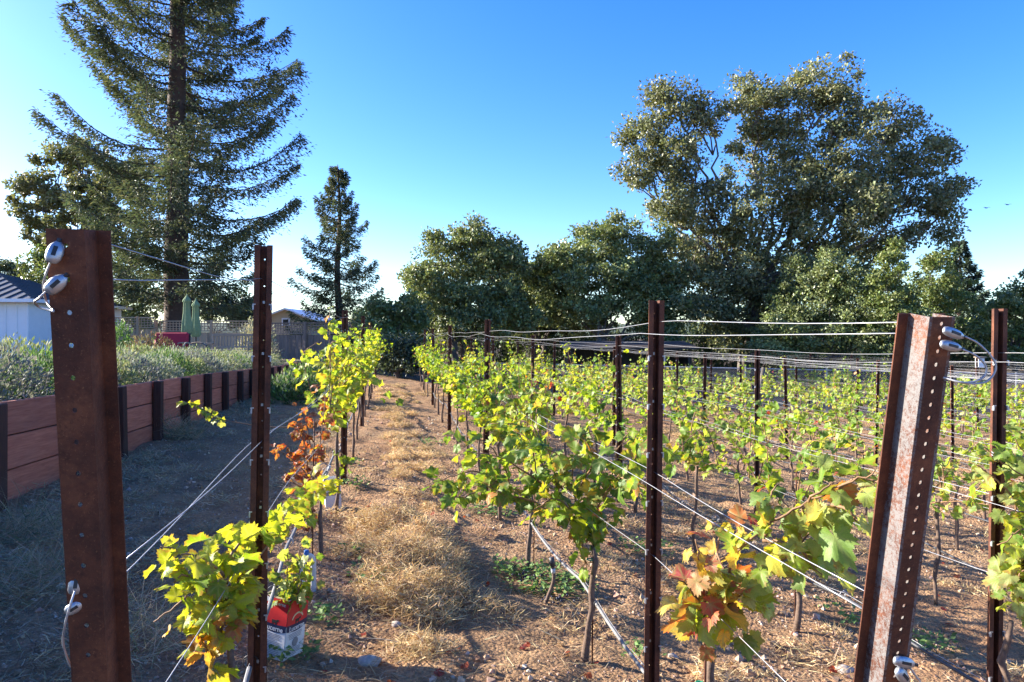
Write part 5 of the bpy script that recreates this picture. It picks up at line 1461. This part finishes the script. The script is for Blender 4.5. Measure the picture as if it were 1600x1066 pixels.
# green ground weeds
mb = MB()
for (px_, py_, rad, n) in ((600, 920, .22, 160), (640, 915, .16, 90), (840, 890, .30, 320), (880, 900, .22, 200), (800, 880, .15, 100), (450, 1045, .13, 120), (505, 990, .10, 60), (555, 770, .14, 80), (545, 735, .16, 120), (770, 790, .2, 140),
                           (1010, 830, .25, 170), (1440, 935, .2, 130), (670, 690, .2, 80), (1130, 790, .2, 100), (560, 880, .12, 60), (1000, 1000, .12, 40), (330, 655, .3, 120), (1320, 900, .2, 80)):
    d_ = 1.65 * F / (py_ - HZ); cx_, cy_ = (px_ - 800) / F * d_, d_
    ph = rng.uniform(0, 6.283, n); rr = rad * np.sqrt(rng.random(n)); x, y = cx_ + rr * np.cos(ph), cy_ + rr * np.sin(ph)
    hz_ = rng.random(n) * .07; tip = np.stack([np.cos(ph * 3), np.sin(ph * 3), rng.uniform(-.1, .6, n)], -1)
    batch(mb, LEAF4, LEAF4F, axes(tip, rng.normal(size=(n, 3)) * .5 + [0, 0, 1]), rng.uniform(.025, .055, n), np.stack([x, y, ground_z(x, y) + .01 + hz_], -1), pick([(0.13, 0.22, 0.06), (0.18, 0.27, 0.09), (0.09, 0.16, 0.05)], n))
tag(mb.build("green_weeds", M["shrub"]), "low green weeds sprouting in patches on the soil", "weeds", kind="stuff")
# fallen leaves
x, y = in_view(520, 2.7, 12, 0.8, 1.3); ok = above_wall(x, y) & (x - KX * y > -0.9); x, y = x[ok], y[ok]; n = len(x); th = rng.uniform(0, 6.283, n)
mb = MB(); batch(mb, SIMPLE[0][0], SIMPLE[0][1], axes(np.stack([np.cos(th), np.sin(th), .1 * rng.normal(size=n)], -1), rng.normal(size=(n, 3)) * .4 + [0, 0, 1]), rng.uniform(.025, .06, n), np.stack([x, y, ground_z(x, y) + .015], -1), pick(RUSTY + [(0.36, 0.24, 0.14), (0.26, 0.17, 0.10), (0.40, 0.26, 0.14), (0.30, 0.19, 0.10), (0.34, 0.22, 0.12)], n))
tag(mb.build("fallen_leaves", M["leaf"]), "fallen red and brown vine leaves on the soil", "fallen leaves", kind="stuff")
# dropped bunches of dark grapes under the second row
for (px_, py_, n, lab) in ((832, 905, 46, "larger dropped bunch of dark grapes under the second vine row"), (868, 935, 26, "smaller dropped bunch of dark grapes beside the bent brown hose")):
    d_ = CAMH * F / (py_ - HZ); p = pix(px_, py_, d_); p[2] = float(ground_z(p[0], p[1])); g = thing("grape_bunch", lab, "grapes", p, "fallen bunches of grapes")
    Pg = rng.normal(size=(n, 3)) * [.07, .05, .016] + [0, 0, .028]; Pg[:, 2] = Pg[:, 2].clip(.008, .06); mb = MB()
    sg = rng.uniform(.007, .0105, n); batch(mb, ico, icf, np.tile(np.eye(3), (n, 1, 1)), sg, Pg, np.ones((n, 3)))
    o = mb.build("grapes", M["grape"], g, True); o["kind"] = "stuff"
    MB().tube([(-.08, 0, .03), (0, .01, .035), (.08, -.01, .03)], .003, 5).build("stalk", M["cane"], g)
# fallen twigs on the path
for k, (a_, b_) in enumerate((((600, 950), (560, 1000)), ((650, 1030), (560, 1012)), ((880, 985), (800, 965)), ((670, 995), (660, 960)))):
    def gp(px_, py_):
        d_ = 1.66 * F / (py_ - HZ); q_ = pix(px_, py_, d_); q_[2] = float(ground_z(q_[0], q_[1])) + .008; return q_
    A, B_ = gp(*a_), gp(*b_); mid = (A + B_) / 2 + [0.01, 0.02, .006]
    o = MB().tube(curve([A, mid, B_], 5) - A, [0.0035] * 11, 5).build("twig", M["straw"] if False else M["palebark"], None, True, Vector(A))
    tag(o, ["pale twig slanting across the shadow's edge on the path", "long pale twig lying in the front shade", "dark twig near the bent brown hose", "short stalk in the middle of the sunny path"][k], "twig", "fallen twigs")
print("objects", len(bpy.data.objects), "tris", sum(len(m.loops) - 2 * len(m.polygons) for m in bpy.data.meshes))
